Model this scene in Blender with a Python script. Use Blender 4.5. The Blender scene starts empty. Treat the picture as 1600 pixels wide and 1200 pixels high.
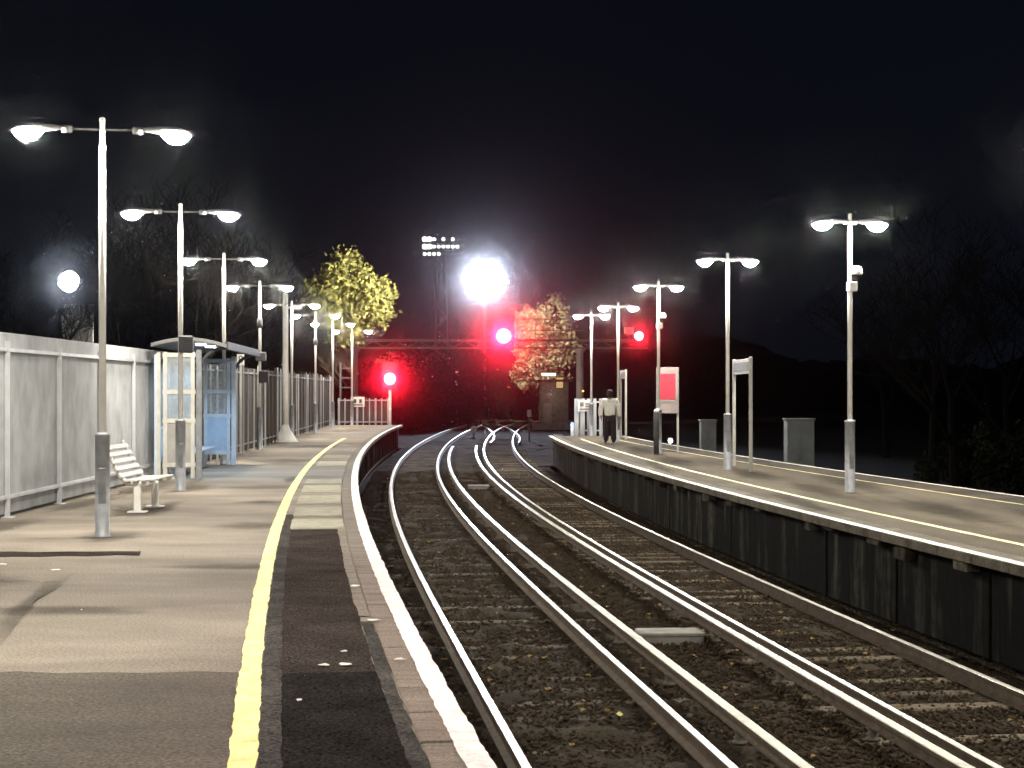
import bpy, math, random
import numpy as np
from mathutils import Vector, Matrix, Euler
random.seed(7); rng = np.random.default_rng(7)
SC = bpy.context.scene
COL = SC.collection
PI = math.pi
# ------------------------------------------------------------------ camera
F, HOR, CZ = 2600.0, 610.0, 1.75           # focal length in photo pixels, horizon row, eye height over the platform
cam_d = bpy.data.cameras.new('camera'); cam = bpy.data.objects.new('camera', cam_d); COL.objects.link(cam)
cam.location = (0, 0, CZ); cam.rotation_euler = (PI/2, 0, 0)
cam_d.sensor_width = 36; cam_d.lens = 36*F/1600; cam_d.shift_y = (HOR-600)/1600
cam_d.clip_end = 2000; cam_d.clip_start = 0.05
SC.camera = cam
# ------------------------------------------------------------------ night sky
wd = bpy.data.worlds.new('World'); SC.world = wd; wd.use_nodes = True
wn = wd.node_tree; wn.nodes.clear()
wo = wn.nodes.new('ShaderNodeOutputWorld'); wb = wn.nodes.new('ShaderNodeBackground')
wb.inputs[0].default_value = (0.42, 0.56, 1.0, 1); wb.inputs[1].default_value = 0.0058
wn.links.new(wb.outputs[0], wo.inputs[0])
# ------------------------------------------------------------------ exposure, renderer
SC.view_settings.view_transform = 'Standard'; SC.view_settings.look = 'None'
SC.view_settings.gamma = 1; SC.view_settings.use_curve_mapping = False; SC.view_settings.exposure = 0
SC.render.engine = 'CYCLES'
cy = SC.cycles
cy.max_bounces = 5; cy.diffuse_bounces = 2; cy.glossy_bounces = 2; cy.transmission_bounces = 4
cy.transparent_max_bounces = 12; cy.volume_bounces = 0; cy.sample_clamp_indirect = 4; cy.use_light_tree = True
cy.caustics_reflective = False; cy.caustics_refractive = False; cy.use_denoising = True; cy.denoising_input_passes = 'RGB_ALBEDO'
LAMP_L, LAMP_COL = 1200.0, (1.0, 0.93, 0.80)      # radiance and colour of the lamp lenses
HAZE_DENSITY, HAZE_G = 0.00017, 0.995

# ================================================================== helpers
def at(px, py, d):
    return Vector(((px-800)/F*d, d, CZ-(py-HOR)/F*d))
def on(px, py, z=0.0):
    return at(px, py, F*(CZ-z)/(py-HOR))

class MB:
    def __init__(s): s.v = []; s.f = []; s.m = []
    def add(s, vs, fs, mi=0):
        o = len(s.v); s.v += [tuple(x) for x in vs]; s.f += [tuple(i+o for i in q) for q in fs]; s.m += [mi]*len(fs); return s
    def box(s, c, d, rz=0, mi=0, taper=1.0, rot=None):
        x, y, z = d[0]/2, d[1]/2, d[2]/2; M = rot if rot is not None else Matrix.Rotation(rz, 3, 'Z'); c = Vector(c)
        vs = [c+M@Vector((a*x*(taper if e > 0 else 1), b*y*(taper if e > 0 else 1), e*z)) for e in (-1, 1) for b in (-1, 1) for a in (-1, 1)]
        return s.add(vs, [(0,2,3,1),(4,5,7,6),(0,1,5,4),(2,6,7,3),(0,4,6,2),(1,3,7,5)], mi)
    def bbox(s, c, d, b=0.01, rz=0, rot=None):
        # box with chamfered vertical and top/bottom edges
        x, y, z = d[0]/2, d[1]/2, d[2]/2; M = rot if rot is not None else Matrix.Rotation(rz, 3, 'Z'); c = Vector(c)
        vs = []
        for zz, k in ((-z, b), (-z+b, 0), (z-b, 0), (z, b)):
            for (a, e) in ((-1,-1),(1,-1),(1,1),(-1,1)):
                o1 = (a*(x-k-b), e*(y-k)); o2 = (a*(x-k), e*(y-k-b))
                pts = sorted([o1, o2], key=lambda p: math.atan2(p[1], p[0]))
                vs += [c+M@Vector((p[0], p[1], zz)) for p in pts]
        # order ring by angle
        rings = []
        for r in range(4):
            ring = list(range(r*8, r*8+8)); loc = {i: M.inverted()@(vs[i]-c) for i in ring}
            rings.append(sorted(ring, key=lambda i: math.atan2(loc[i].y, loc[i].x)))
        fs = [tuple(reversed(rings[0])), tuple(rings[3])]
        for r in range(3):
            for i in range(8):
                j = (i+1) % 8; fs.append((rings[r][i], rings[r][j], rings[r+1][j], rings[r+1][i]))
        return s.add(vs, fs)
    def tube(s, pts, rad, n=8, cap=True, mi=0, flat=1.0):
        pts = [Vector(p) for p in pts]
        if not hasattr(rad, '__len__'): rad = [rad]*len(pts)
        vs = []; up = None
        for i, p in enumerate(pts):
            t = (pts[min(i+1, len(pts)-1)]-pts[max(i-1, 0)]).normalized()
            if up is None:
                up = Vector((0,0,1)) if abs(t.z) < 0.95 else Vector((0,1,0))
            a = t.cross(up)
            if a.length < 1e-5: a = t.orthogonal()
            a.normalize(); b = a.cross(t); up = b
            for k in range(n):
                an = 2*PI*k/n; vs.append(p+a*math.cos(an)*rad[i]+b*math.sin(an)*rad[i]*flat)
        fs = []
        for i in range(len(pts)-1):
            for k in range(n):
                q = (k+1) % n; fs.append((i*n+k, i*n+q, (i+1)*n+q, (i+1)*n+k))
        if cap:
            fs.append(tuple(range(n-1, -1, -1))); fs.append(tuple(range((len(pts)-1)*n, len(pts)*n)))
        return s.add(vs, fs, mi)
    def lathe(s, prof, c=(0,0,0), n=16, axis='Z', mi=0, sx=1, sy=1):
        c = Vector(c); vs = []
        for r, z in prof:
            for k in range(n):
                a = 2*PI*k/n; p = Vector((r*math.cos(a)*sx, r*math.sin(a)*sy, z))
                if axis == 'Y': p = Vector((p.x, -p.z, p.y))
                if axis == 'X': p = Vector((p.z, p.y, p.x))
                vs.append(c+p)
        fs = []
        for i in range(len(prof)-1):
            for k in range(n):
                q = (k+1) % n; fs.append((i*n+k, i*n+q, (i+1)*n+q, (i+1)*n+k))
        fs.append(tuple(range(n-1, -1, -1))); fs.append(tuple(range((len(prof)-1)*n, len(prof)*n)))
        return s.add(vs, fs, mi)
    def mesh(s, name, smooth=False):
        me = bpy.data.meshes.new(name); me.from_pydata(s.v, [], s.f)
        if smooth: me.polygons.foreach_set('use_smooth', [True]*len(me.polygons))
        if any(s.m): me.polygons.foreach_set('material_index', s.m)
        me.update(); return me
    def obj(s, name, mat, parent=None, smooth=False, loc=None):
        return link(name, s.mesh(name, smooth), mat, parent, loc)

def link(name, me, mat, parent=None, loc=None):
    o = bpy.data.objects.new(name, me); COL.objects.link(o)
    if mat is not None and me is not None and not me.materials:
        for m in (mat if isinstance(mat, (list, tuple)) else [mat]): me.materials.append(m)
    if parent is not None: o.parent = parent
    if loc is not None: o.location = loc
    return o
def tag(o, label=None, cat=None, group=None, kind=None):
    if label: o['label'] = label
    if cat: o['category'] = cat
    if group: o['group'] = group
    if kind: o['kind'] = kind
    return o
def empty(name, loc, rz=0, label=None, cat=None, group=None):
    o = bpy.data.objects.new(name, None); COL.objects.link(o); o.location = loc; o.rotation_euler = (0, 0, rz)
    o.empty_display_size = 0.2
    return tag(o, label, cat, group)
def copy_tree(o, parent=None):
    c = o.copy(); COL.objects.link(c); c.parent = parent
    for ch in o.children: copy_tree(ch, c)
    return c
def fastmesh(name, V, Fq):
    V = np.asarray(V, np.float32); Fq = np.asarray(Fq, np.int32); k = Fq.shape[1]
    me = bpy.data.meshes.new(name); me.vertices.add(len(V)); me.vertices.foreach_set('co', V.ravel())
    me.loops.add(Fq.size); me.loops.foreach_set('vertex_index', Fq.ravel())
    me.polygons.add(len(Fq)); me.polygons.foreach_set('loop_start', np.arange(len(Fq), dtype=np.int32)*k)
    me.polygons.foreach_set('loop_total', np.full(len(Fq), k, np.int32)); me.update(); me.validate(); return me

# ------------------------------------------------------------------ materials
def mat(name, col, rough=0.6, metal=0.0, var=0.25, scale=6.0, bump=0.0, bscale=60.0, col2=None, speck=0.0, sscale=150.0,
        spec=0.4, stretch=(1,1,1), detail=5, world=False, per=0.0, ramp=(0.33,0.67)):
    m = bpy.data.materials.new(name); m.use_nodes = True; nt = m.node_tree; N = nt.nodes; L = nt.links
    b = N['Principled BSDF']; b.inputs['Roughness'].default_value = rough; b.inputs['Metallic'].default_value = metal
    b.inputs['Specular IOR Level'].default_value = spec
    if world:
        g = N.new('ShaderNodeNewGeometry'); co = g.outputs['Position']
    else:
        g = N.new('ShaderNodeTexCoord'); co = g.outputs['Object']
    mp = N.new('ShaderNodeMapping'); mp.inputs['Scale'].default_value = stretch; L.new(co, mp.inputs['Vector'])
    no = N.new('ShaderNodeTexNoise'); no.inputs['Scale'].default_value = scale; no.inputs['Detail'].default_value = detail
    no.inputs['Roughness'].default_value = 0.62; L.new(mp.outputs[0], no.inputs['Vector'])
    rp = N.new('ShaderNodeValToRGB'); rp.color_ramp.elements[0].position = ramp[0]; rp.color_ramp.elements[1].position = ramp[1]
    c2 = col2 if col2 else tuple(c*(1+var) for c in col); c1 = tuple(c*(1-var) for c in col) if not col2 else col
    rp.color_ramp.elements[0].color = (*c1, 1); rp.color_ramp.elements[1].color = (*c2, 1)
    L.new(no.outputs['Fac'], rp.inputs['Fac']); out = rp.outputs['Color']
    if speck:
        n2 = N.new('ShaderNodeTexNoise'); n2.inputs['Scale'].default_value = sscale; n2.inputs['Detail'].default_value = 2
        L.new(co, n2.inputs['Vector'])
        mr = N.new('ShaderNodeMapRange'); mr.inputs['From Min'].default_value = 0.3; mr.inputs['From Max'].default_value = 0.7
        mr.inputs['To Min'].default_value = 1-speck; mr.inputs['To Max'].default_value = 1+speck; L.new(n2.outputs['Fac'], mr.inputs['Value'])
        mx = N.new('ShaderNodeMix'); mx.data_type = 'RGBA'; mx.blend_type = 'MULTIPLY'; mx.inputs['Factor'].default_value = 1
        L.new(out, mx.inputs['A']); L.new(mr.outputs[0], mx.inputs['B']); out = mx.outputs['Result']
    if per:
        oi = N.new('ShaderNodeObjectInfo'); mr = N.new('ShaderNodeMapRange')
        mr.inputs['To Min'].default_value = 1-per; mr.inputs['To Max'].default_value = 1+per; L.new(oi.outputs['Random'], mr.inputs['Value'])
        mx = N.new('ShaderNodeMix'); mx.data_type = 'RGBA'; mx.blend_type = 'MULTIPLY'; mx.inputs['Factor'].default_value = 1
        L.new(out, mx.inputs['A']); L.new(mr.outputs[0], mx.inputs['B']); out = mx.outputs['Result']
    L.new(out, b.inputs['Base Color'])
    if bump:
        bn = N.new('ShaderNodeTexNoise'); bn.inputs['Scale'].default_value = bscale; bn.inputs['Detail'].default_value = 4
        L.new(mp.outputs[0] if stretch != (1,1,1) else co, bn.inputs['Vector'])
        bp = N.new('ShaderNodeBump'); bp.inputs['Strength'].default_value = bump; bp.inputs['Distance'].default_value = 0.01
        L.new(bn.outputs['Fac'], bp.inputs['Height']); L.new(bp.outputs[0], b.inputs['Normal'])
    return m
def glow(name, col, s, sample=False):
    m = bpy.data.materials.new(name); m.use_nodes = True; N = m.node_tree.nodes; N.clear()
    o = N.new('ShaderNodeOutputMaterial'); e = N.new('ShaderNodeEmission'); e.inputs[0].default_value = (*col, 1); e.inputs[1].default_value = s
    m.node_tree.links.new(e.outputs[0], o.inputs[0])
    if not sample: m.cycles.emission_sampling = 'NONE'
    return m
def glass(name, tint=(0.8, 0.86, 0.9), dirt=0.15):
    m = bpy.data.materials.new(name); m.use_nodes = True; N = m.node_tree.nodes; L = m.node_tree.links; N.clear()
    o = N.new('ShaderNodeOutputMaterial'); t = N.new('ShaderNodeBsdfTransparent'); t.inputs[0].default_value = (*tint, 1)
    g = N.new('ShaderNodeBsdfGlossy'); g.inputs['Roughness'].default_value = 0.05
    d = N.new('ShaderNodeBsdfDiffuse'); d.inputs[0].default_value = (0.55, 0.57, 0.58, 1)
    no = N.new('ShaderNodeTexNoise'); no.inputs['Scale'].default_value = 3
    mr = N.new('ShaderNodeMapRange'); mr.inputs['To Min'].default_value = dirt*0.4; mr.inputs['To Max'].default_value = dirt*1.6; L.new(no.outputs['Fac'], mr.inputs['Value'])
    fr0 = N.new('ShaderNodeFresnel'); fr = N.new('ShaderNodeMath'); fr.operation = 'MULTIPLY'; fr.inputs[1].default_value = 0.3; L.new(fr0.outputs[0], fr.inputs[0]); m1 = N.new('ShaderNodeMixShader'); m2 = N.new('ShaderNodeMixShader')
    L.new(fr.outputs[0], m1.inputs[0]); L.new(t.outputs[0], m1.inputs[1]); L.new(g.outputs[0], m1.inputs[2])
    L.new(mr.outputs[0], m2.inputs[0]); L.new(m1.outputs[0], m2.inputs[1]); L.new(d.outputs[0], m2.inputs[2]); L.new(m2.outputs[0], o.inputs[0]); return m

M = {}
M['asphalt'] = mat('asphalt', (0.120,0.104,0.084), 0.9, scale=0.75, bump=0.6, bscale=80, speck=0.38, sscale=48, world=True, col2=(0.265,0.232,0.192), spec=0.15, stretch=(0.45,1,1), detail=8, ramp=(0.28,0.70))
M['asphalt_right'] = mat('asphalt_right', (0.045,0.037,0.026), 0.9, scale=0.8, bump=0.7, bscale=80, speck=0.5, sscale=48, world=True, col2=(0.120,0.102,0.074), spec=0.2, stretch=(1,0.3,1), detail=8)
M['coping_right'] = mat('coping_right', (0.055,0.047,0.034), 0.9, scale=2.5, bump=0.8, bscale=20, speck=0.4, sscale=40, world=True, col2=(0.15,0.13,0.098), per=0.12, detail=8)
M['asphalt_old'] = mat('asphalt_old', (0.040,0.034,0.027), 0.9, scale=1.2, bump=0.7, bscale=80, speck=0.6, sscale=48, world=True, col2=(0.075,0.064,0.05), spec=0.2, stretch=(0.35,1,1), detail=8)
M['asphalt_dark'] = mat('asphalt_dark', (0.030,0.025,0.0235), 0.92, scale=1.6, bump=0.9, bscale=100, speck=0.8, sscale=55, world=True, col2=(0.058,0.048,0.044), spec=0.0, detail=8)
M['asphalt_black'] = mat('asphalt_black', (0.013,0.0118,0.011), 0.92, scale=2.2, bump=1.0, bscale=100, speck=0.9, sscale=55, world=True, col2=(0.026,0.0232,0.0222), spec=0.0, detail=8)
M['asphalt_grey'] = mat('asphalt_grey', (0.040,0.037,0.037), 0.92, scale=3, bump=0.9, bscale=100, speck=0.6, sscale=55, world=True, col2=(0.085,0.078,0.075), spec=0.0, detail=8)
M['stain'] = mat('stain', (0.018,0.015,0.012), 0.9, scale=2.5, bump=0.5, bscale=90, speck=0.4, sscale=50, world=True, col2=(0.05,0.042,0.033), spec=0.1)
M['coping'] = mat('coping', (0.085,0.072,0.054), 0.88, scale=2.0, bump=0.9, bscale=9, stretch=(0.2,4,1), speck=0.4, sscale=50, world=True, col2=(0.17,0.147,0.115), per=0.07, detail=8)
M['slab'] = mat('slab', (0.20,0.19,0.14), 0.85, scale=4, bump=0.4, bscale=60, world=True, col2=(0.30,0.285,0.21), speck=0.2, sscale=50)
M['white_paint'] = mat('white_paint', (0.52,0.50,0.47), 0.6, scale=9, bump=0.35, bscale=35, world=True, col2=(0.80,0.78,0.75), speck=0.12, sscale=40)
M['yellow_paint'] = mat('yellow_paint', (0.56,0.43,0.075), 0.6, scale=5, bump=0.35, bscale=35, world=True, col2=(0.78,0.68,0.22), speck=0.2, sscale=30)
M['faded_yellow'] = mat('faded_yellow', (0.50,0.45,0.28), 0.6, scale=3, world=True, col2=(0.75,0.68,0.42), speck=0.2, sscale=30)
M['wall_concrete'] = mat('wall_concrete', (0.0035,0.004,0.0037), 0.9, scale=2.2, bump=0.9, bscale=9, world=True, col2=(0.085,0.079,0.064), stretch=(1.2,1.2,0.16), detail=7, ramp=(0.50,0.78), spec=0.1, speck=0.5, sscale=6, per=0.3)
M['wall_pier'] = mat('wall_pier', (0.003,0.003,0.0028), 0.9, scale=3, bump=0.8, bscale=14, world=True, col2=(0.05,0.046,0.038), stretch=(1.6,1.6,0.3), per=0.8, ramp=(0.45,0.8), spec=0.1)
M['corbel'] = mat('corbel', (0.012,0.011,0.008), 0.9, scale=5, bump=0.6, world=True, col2=(0.10,0.09,0.07), per=0.8, ramp=(0.4,0.75), spec=0.1)
M['earth'] = mat('earth', (0.006,0.005,0.004), 0.95, scale=0.8, bump=0.8, bscale=30, world=True, col2=(0.014,0.012,0.009), spec=0.05)
M['bed'] = mat('bed', (0.018,0.0135,0.0095), 0.95, scale=1.4, bump=0.8, bscale=38, world=True, col2=(0.046,0.036,0.025), speck=0.5, sscale=30, spec=0.05, detail=8)
M['stone'] = mat('stone', (0.018,0.0132,0.009), 0.95, scale=11, world=True, col2=(0.060,0.045,0.030), detail=3, spec=0.05)
M['sleeper'] = mat('sleeper', (0.060,0.047,0.032), 0.95, scale=6, bump=0.6, bscale=40, world=True, col2=(0.125,0.103,0.074), per=0.35, spec=0.1)
M['sleeper_dirty'] = mat('sleeper_dirty', (0.04,0.033,0.024), 0.95, scale=6, bump=0.6, bscale=40, world=True, col2=(0.075,0.062,0.046), per=0.3)
M['rail_head'] = mat('rail_head', (0.62,0.60,0.56), 0.36, 0.55, var=0.12, scale=3, world=True, bump=0.06, bscale=12)
M['rail_rust'] = mat('rail_rust', (0.045,0.032,0.022), 0.75, 0.2, scale=7, world=True, col2=(0.10,0.072,0.048), bump=0.4, bscale=60)
M['cond_head'] = mat('cond_head', (0.42,0.41,0.36), 0.48, 0.75, var=0.18, scale=3, world=True, bump=0.08, bscale=20)
M['insulator'] = mat('insulator', (0.085,0.075,0.06), 0.7, var=0.3)
M['galv'] = mat('galv', (0.46,0.475,0.50), 0.55, 0.15, var=0.14, scale=3, bump=0.1, bscale=30)
M['galv_dull'] = mat('galv_dull', (0.27,0.283,0.30), 0.6, 0.15, scale=1.6, world=True, stretch=(1.5,1.5,0.9), col2=(0.42,0.435,0.455), detail=9, bump=0.2, bscale=20, per=0.06)
M['pole'] = mat('pole', (0.78,0.765,0.74), 0.5, 0.0, var=0.08, scale=4)
M['sheath'] = mat('sheath', (0.22,0.23,0.25), 0.55, 0.2, var=0.22, scale=5, bump=0.1, bscale=30)
M['lampbody'] = mat('lampbody', (0.13,0.13,0.132), 0.6, 0.0, var=0.15)
M['black'] = mat('black', (0.012,0.012,0.013), 0.6, var=0.2)
M['darkgrey'] = mat('darkgrey', (0.05,0.052,0.058), 0.6, var=0.2)
M['brown_board'] = mat('brown_board', (0.030,0.025,0.022), 0.85, scale=3, world=True, col2=(0.085,0.068,0.058), stretch=(3,3,0.4), bump=0.3)
M['white_metal'] = mat('white_metal', (0.70,0.69,0.66), 0.45, 0.0, var=0.08)
M['bench_slat'] = mat('bench_slat', (0.62,0.60,0.57), 0.5, var=0.15, scale=5)
M['cream'] = mat('cream', (0.50,0.49,0.44), 0.5, var=0.12)
M['panel_grey'] = mat('panel_grey', (0.30,0.295,0.28), 0.6, var=0.18, scale=3)
M['panel_blue'] = mat('panel_blue', (0.34,0.46,0.62), 0.5, var=0.08)
M['frame_blue'] = mat('frame_blue', (0.48,0.55,0.63), 0.5, var=0.1)
M['roof'] = mat('roof', (0.17,0.172,0.175), 0.7, var=0.18)
M['glass'] = glass('glass', dirt=0.30)
M['concrete'] = mat('concrete', (0.16,0.15,0.135), 0.85, scale=5, bump=0.4, world=True, col2=(0.27,0.255,0.23))
M['cabinet'] = mat('cabinet', (0.055,0.062,0.065), 0.7, scale=2, col2=(0.10,0.108,0.112))
M['poster_red'] = mat('poster_red', (0.25,0.03,0.04), 0.6, scale=2.2, col2=(0.52,0.02,0.05))
M['poster_pale'] = mat('poster_pale', (0.17,0.14,0.14), 0.6, col2=(0.27,0.235,0.23), scale=3)
M['sign_white'] = mat('sign_white', (0.72,0.71,0.66), 0.5, var=0.06)
M['sign_ink'] = mat('sign_ink', (0.05,0.05,0.055), 0.5, var=0.2)
M['sign_grey'] = mat('sign_grey', (0.19,0.17,0.17), 0.5, var=0.3, scale=8)
M['steel_dark'] = mat('steel_dark', (0.075,0.070,0.070), 0.7, 0.1, var=0.2, scale=3)
M['column_steel'] = mat('column_steel', (0.42,0.40,0.37), 0.6, 0.1, var=0.18, scale=2)
M['bark'] = mat('bark', (0.055,0.046,0.035), 0.9, var=0.35, scale=8)
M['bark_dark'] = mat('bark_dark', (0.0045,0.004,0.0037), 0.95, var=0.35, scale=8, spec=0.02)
M['leaf_yellow'] = mat('leaf_yellow', (0.07,0.072,0.022), 0.7, scale=0.9, world=True, col2=(0.25,0.235,0.085), spec=0.15)
M['leaf_pale'] = mat('leaf_pale', (0.12,0.108,0.062), 0.7, scale=0.9, world=True, col2=(0.25,0.23,0.14), spec=0.15)
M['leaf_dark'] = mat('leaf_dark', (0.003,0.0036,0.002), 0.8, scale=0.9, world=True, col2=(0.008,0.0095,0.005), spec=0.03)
for k_ in ('leaf_yellow', 'leaf_pale'):
    nt_ = M[k_].node_tree; pb = nt_.nodes['Principled BSDF']; src = pb.inputs['Base Color'].links[0].from_socket
    tr_ = nt_.nodes.new('ShaderNodeBsdfTranslucent'); mx_ = nt_.nodes.new('ShaderNodeMixShader'); mx_.inputs[0].default_value = 0.45
    nt_.links.new(src, tr_.inputs[0]); nt_.links.new(pb.outputs[0], mx_.inputs[1]); nt_.links.new(tr_.outputs[0], mx_.inputs[2])
    nt_.links.new(mx_.outputs[0], nt_.nodes['Material Output'].inputs['Surface'])
M['fallen'] = mat('fallen', (0.09,0.05,0.018), 0.8, scale=9, world=True, col2=(0.30,0.21,0.08), spec=0.1)
M['fallen_yellow'] = mat('fallen_yellow', (0.45,0.42,0.12), 0.7, scale=9, world=True, col2=(0.6,0.55,0.2))
M['jacket'] = mat('jacket', (0.80,0.78,0.72), 0.8, var=0.1, scale=12, bump=0.3)
M['trousers'] = mat('trousers', (0.012,0.012,0.016), 0.85, var=0.2)
M['skin'] = mat('skin', (0.22,0.12,0.075), 0.6, var=0.1)
M['hair'] = mat('hair', (0.012,0.010,0.010), 0.8, var=0.2)
M['lens_white'] = glow('lens_white', LAMP_COL, LAMP_L, True)
M['lens_red'] = glow('lens_red', (1.0,0.30,0.36), 30)
M['lens_flood'] = glow('lens_flood', (0.95,0.97,1.0), 120)
M['lens_small'] = glow('lens_small', (1.0,0.97,0.92), 5)
M['lens_pink'] = glow('lens_pink', (1.0,0.62,0.60), 2.2)
M['lens_amber'] = glow('lens_amber', (1.0,0.55,0.12), 3)
M['lens_blue'] = glow('lens_blue', (0.35,0.55,1.0), 2)
M['lens_down'] = glow('lens_down', (0.95,0.98,1.0), 6)
M['lit_fascia'] = glow('lit_fascia', (1.0,0.93,0.74), 2.2)
M['lit_window'] = glow('lit_window', (1.0,0.68,0.28), 0.55)  # orange light on the shop wall, put in as a glowing colour

def point_light(name, loc, power, col, radius=0.06, parent=None):
    l = bpy.data.lights.new(name, 'POINT'); l.energy = power; l.color = col; l.shadow_soft_size = radius
    o = bpy.data.objects.new(name, l); COL.objects.link(o); o.location = loc
    if parent is not None: o.parent = parent
    return o
def spot_light(name, loc, target, power, col, size=2.8, blend=0.6, radius=0.06, parent=None):
    l = bpy.data.lights.new(name, 'SPOT'); l.energy = power; l.color = col; l.shadow_soft_size = radius; l.spot_size = size; l.spot_blend = blend
    o = bpy.data.objects.new(name, l); COL.objects.link(o); o.location = loc
    o.rotation_euler = (Vector(target)-Vector(loc)).to_track_quat('-Z', 'Y').to_euler()
    if parent is not None: o.parent = parent
    return o

# ================================================================== plan curves (metres, measured on the ground plane)
def fit(pts, deg):
    p = np.array(pts); m = p[:,1].mean(); s = p[:,1].std(); c = np.polyfit((p[:,1]-m)/s, p[:,0], deg); d = np.polyder(c); lo, hi = p[:,1].min(), p[:,1].max()
    def f(y):
        yc = min(max(y, lo), hi); v = np.polyval(c, (yc-m)/s); g = np.polyval(d, (yc-m)/s)/s
        return float(v+g*(y-yc)), float(g)
    return f
TRK = [(0.12,12.1),(-0.19,14.6),(-0.48,17.1),(-0.95,21.2),(-1.49,25.8),(-2.03,31.1),(-2.65,37.4),(-3.20,44.4),(-3.82,53.0),(-4.34,62.7),(-4.65,73.3),(-4.78,85.1),(-4.82,97.9),(-4.61,110.0),(-3.98,127.7),(-2.91,143.0)]
rail_line = fit(TRK, 6)
edge_line = fit([(-0.10,7.7),(-0.35,9.8),(-0.47,10.7),(-0.79,13.0),(-1.16,15.7),(-1.73,20.2),(-2.15,23.9),(-2.74,29.9),(-3.59,39.6),(-4.24,47.9),(-4.89,59.1),(-5.25,70.0),(-5.54,84.3)], 4)
redge_line = fit([(a+0.10, b) for a, b in [(5.00,16.2),(4.58,19.4),(4.32,22.0),(3.94,25.6),(3.74,26.6),(3.23,30.3),(2.87,34.7),(2.31,42.9),(1.65,53.5),(1.29,64.1)]], 3)
rback_line = fit([(8.9,24.0),(8.54,27.7),(7.83,33.7),(6.70,39.6),(6.42,41.7),(5.17,52.3),(4.40,64.1)], 2)
fence_line = fit([(-6.98,18),(-7.00,22.8),(-7.0,24.6),(-7.05,27.2),(-7.12,33.0),(-7.45,43.3),(-8.3,65),(-9.3,86.0)], 3)
def off(fn, y, o):
    x, g = fn(y); k = 1/math.sqrt(1+g*g); return (x+o*k, y-o*g*k)
def heading(fn, y):
    return math.atan2(-fn(y)[1], 1)          # rotation about Z that turns +Y onto the curve
def strip(fn, o0, o1, y0, y1, z, step=0.5, jit=0.0, name='strip', material=None, parent=None):
    n = max(2, int((y1-y0)/step)); V = []; j0 = j1 = 0
    for i in range(n+1):
        y = y0+(y1-y0)*i/n; j0 = 0.6*j0+random.uniform(-jit, jit); j1 = 0.6*j1+random.uniform(-jit, jit)
        a = off(fn, y, o0+j0); b = off(fn, y, o1+j1); V += [(a[0], a[1], z), (b[0], b[1], z)]
    Fq = [(2*i, 2*i+1, 2*i+3, 2*i+2) for i in range(n)]
    return MB().add(V, Fq).obj(name, material, parent)

# ================================================================== ground and track bed
g = MB(); g.add([(-140,-30,-1.42),(140,-30,-1.42),(140,330,-1.42),(-140,330,-1.42)], [(0,1,2,3)])
tag(g.obj('ground', M['earth']), kind='structure')
# verge behind the left fence, a raised sheet with its own bank
vb = MB()
ys = list(range(-20, 121, 5)); V = []
for y in ys:
    x = fence_line(y)[0]-0.12
    V += [(x, y, -0.10), (x-6, y, 0.15+0.2*math.sin(y*0.3)), (x-30, y, 0.6), (x-90, y, 0.9)]
for i in range(len(ys)-1):
    for k in range(3): vb.add([], []); vb.f.append((i*4+k+1, i*4+k, i*4+4+k, i*4+5+k)); vb.m.append(0)
vb.v = V
tag(vb.obj('verge', M['earth']), kind='structure')
# dark wooded rise closing the view
hb = MB(); R_ = random.Random(4); xs = [-139+278*i/240 for i in range(241)]; h1 = 0; V = []
for x in xs:
    h1 = 0.8*h1+R_.uniform(-0.9, 0.9); hh = 9.5+2.5*math.sin(x*0.05+1)+1.2*math.sin(x*0.21)+h1*0.7
    V += [(x, 292, -1.5), (x, 300+R_.uniform(-1,1), hh), (x, 322, -1.5)]
hb.add(V, [(3*i+k, 3*i+3+k, 3*i+4+k, 3*i+1+k) for i in range(240) for k in range(2)])
tag(hb.obj('hill', M['earth']), kind='structure')
# track bed: an uneven sheet between the two platforms
nx, ny = 70, 900
V = np.zeros((ny+1, nx+1, 3), np.float32)
for j in range(ny+1):
    y = -4+174*(j/ny)**1.6
    xl = (edge_line(y)[0] if y < 84 else rail_line(y)[0]-3.2)-0.02
    xr = (redge_line(y)[0] if y < 64 else rail_line(y)[0]+9.5)+0.02
    V[j,:,0] = np.linspace(xl, xr, nx+1); V[j,:,1] = y
n = rng.normal(0, 1, (ny+1, nx+1))
for _ in range(2): n = (n+np.roll(n,1,0)+np.roll(n,-1,0)+np.roll(n,1,1)+np.roll(n,-1,1))/5
V[:,:,2] = -1.185+0.028*n*2.0
idx = np.arange((ny+1)*(nx+1)).reshape(ny+1, nx+1)
Fq = np.stack([idx[:-1,:-1], idx[:-1,1:], idx[1:,1:], idx[1:,:-1]], -1).reshape(-1, 4)
bed = link('track_bed', fastmesh('track_bed', V.reshape(-1,3), Fq), M['bed']); tag(bed, kind='structure')
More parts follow.
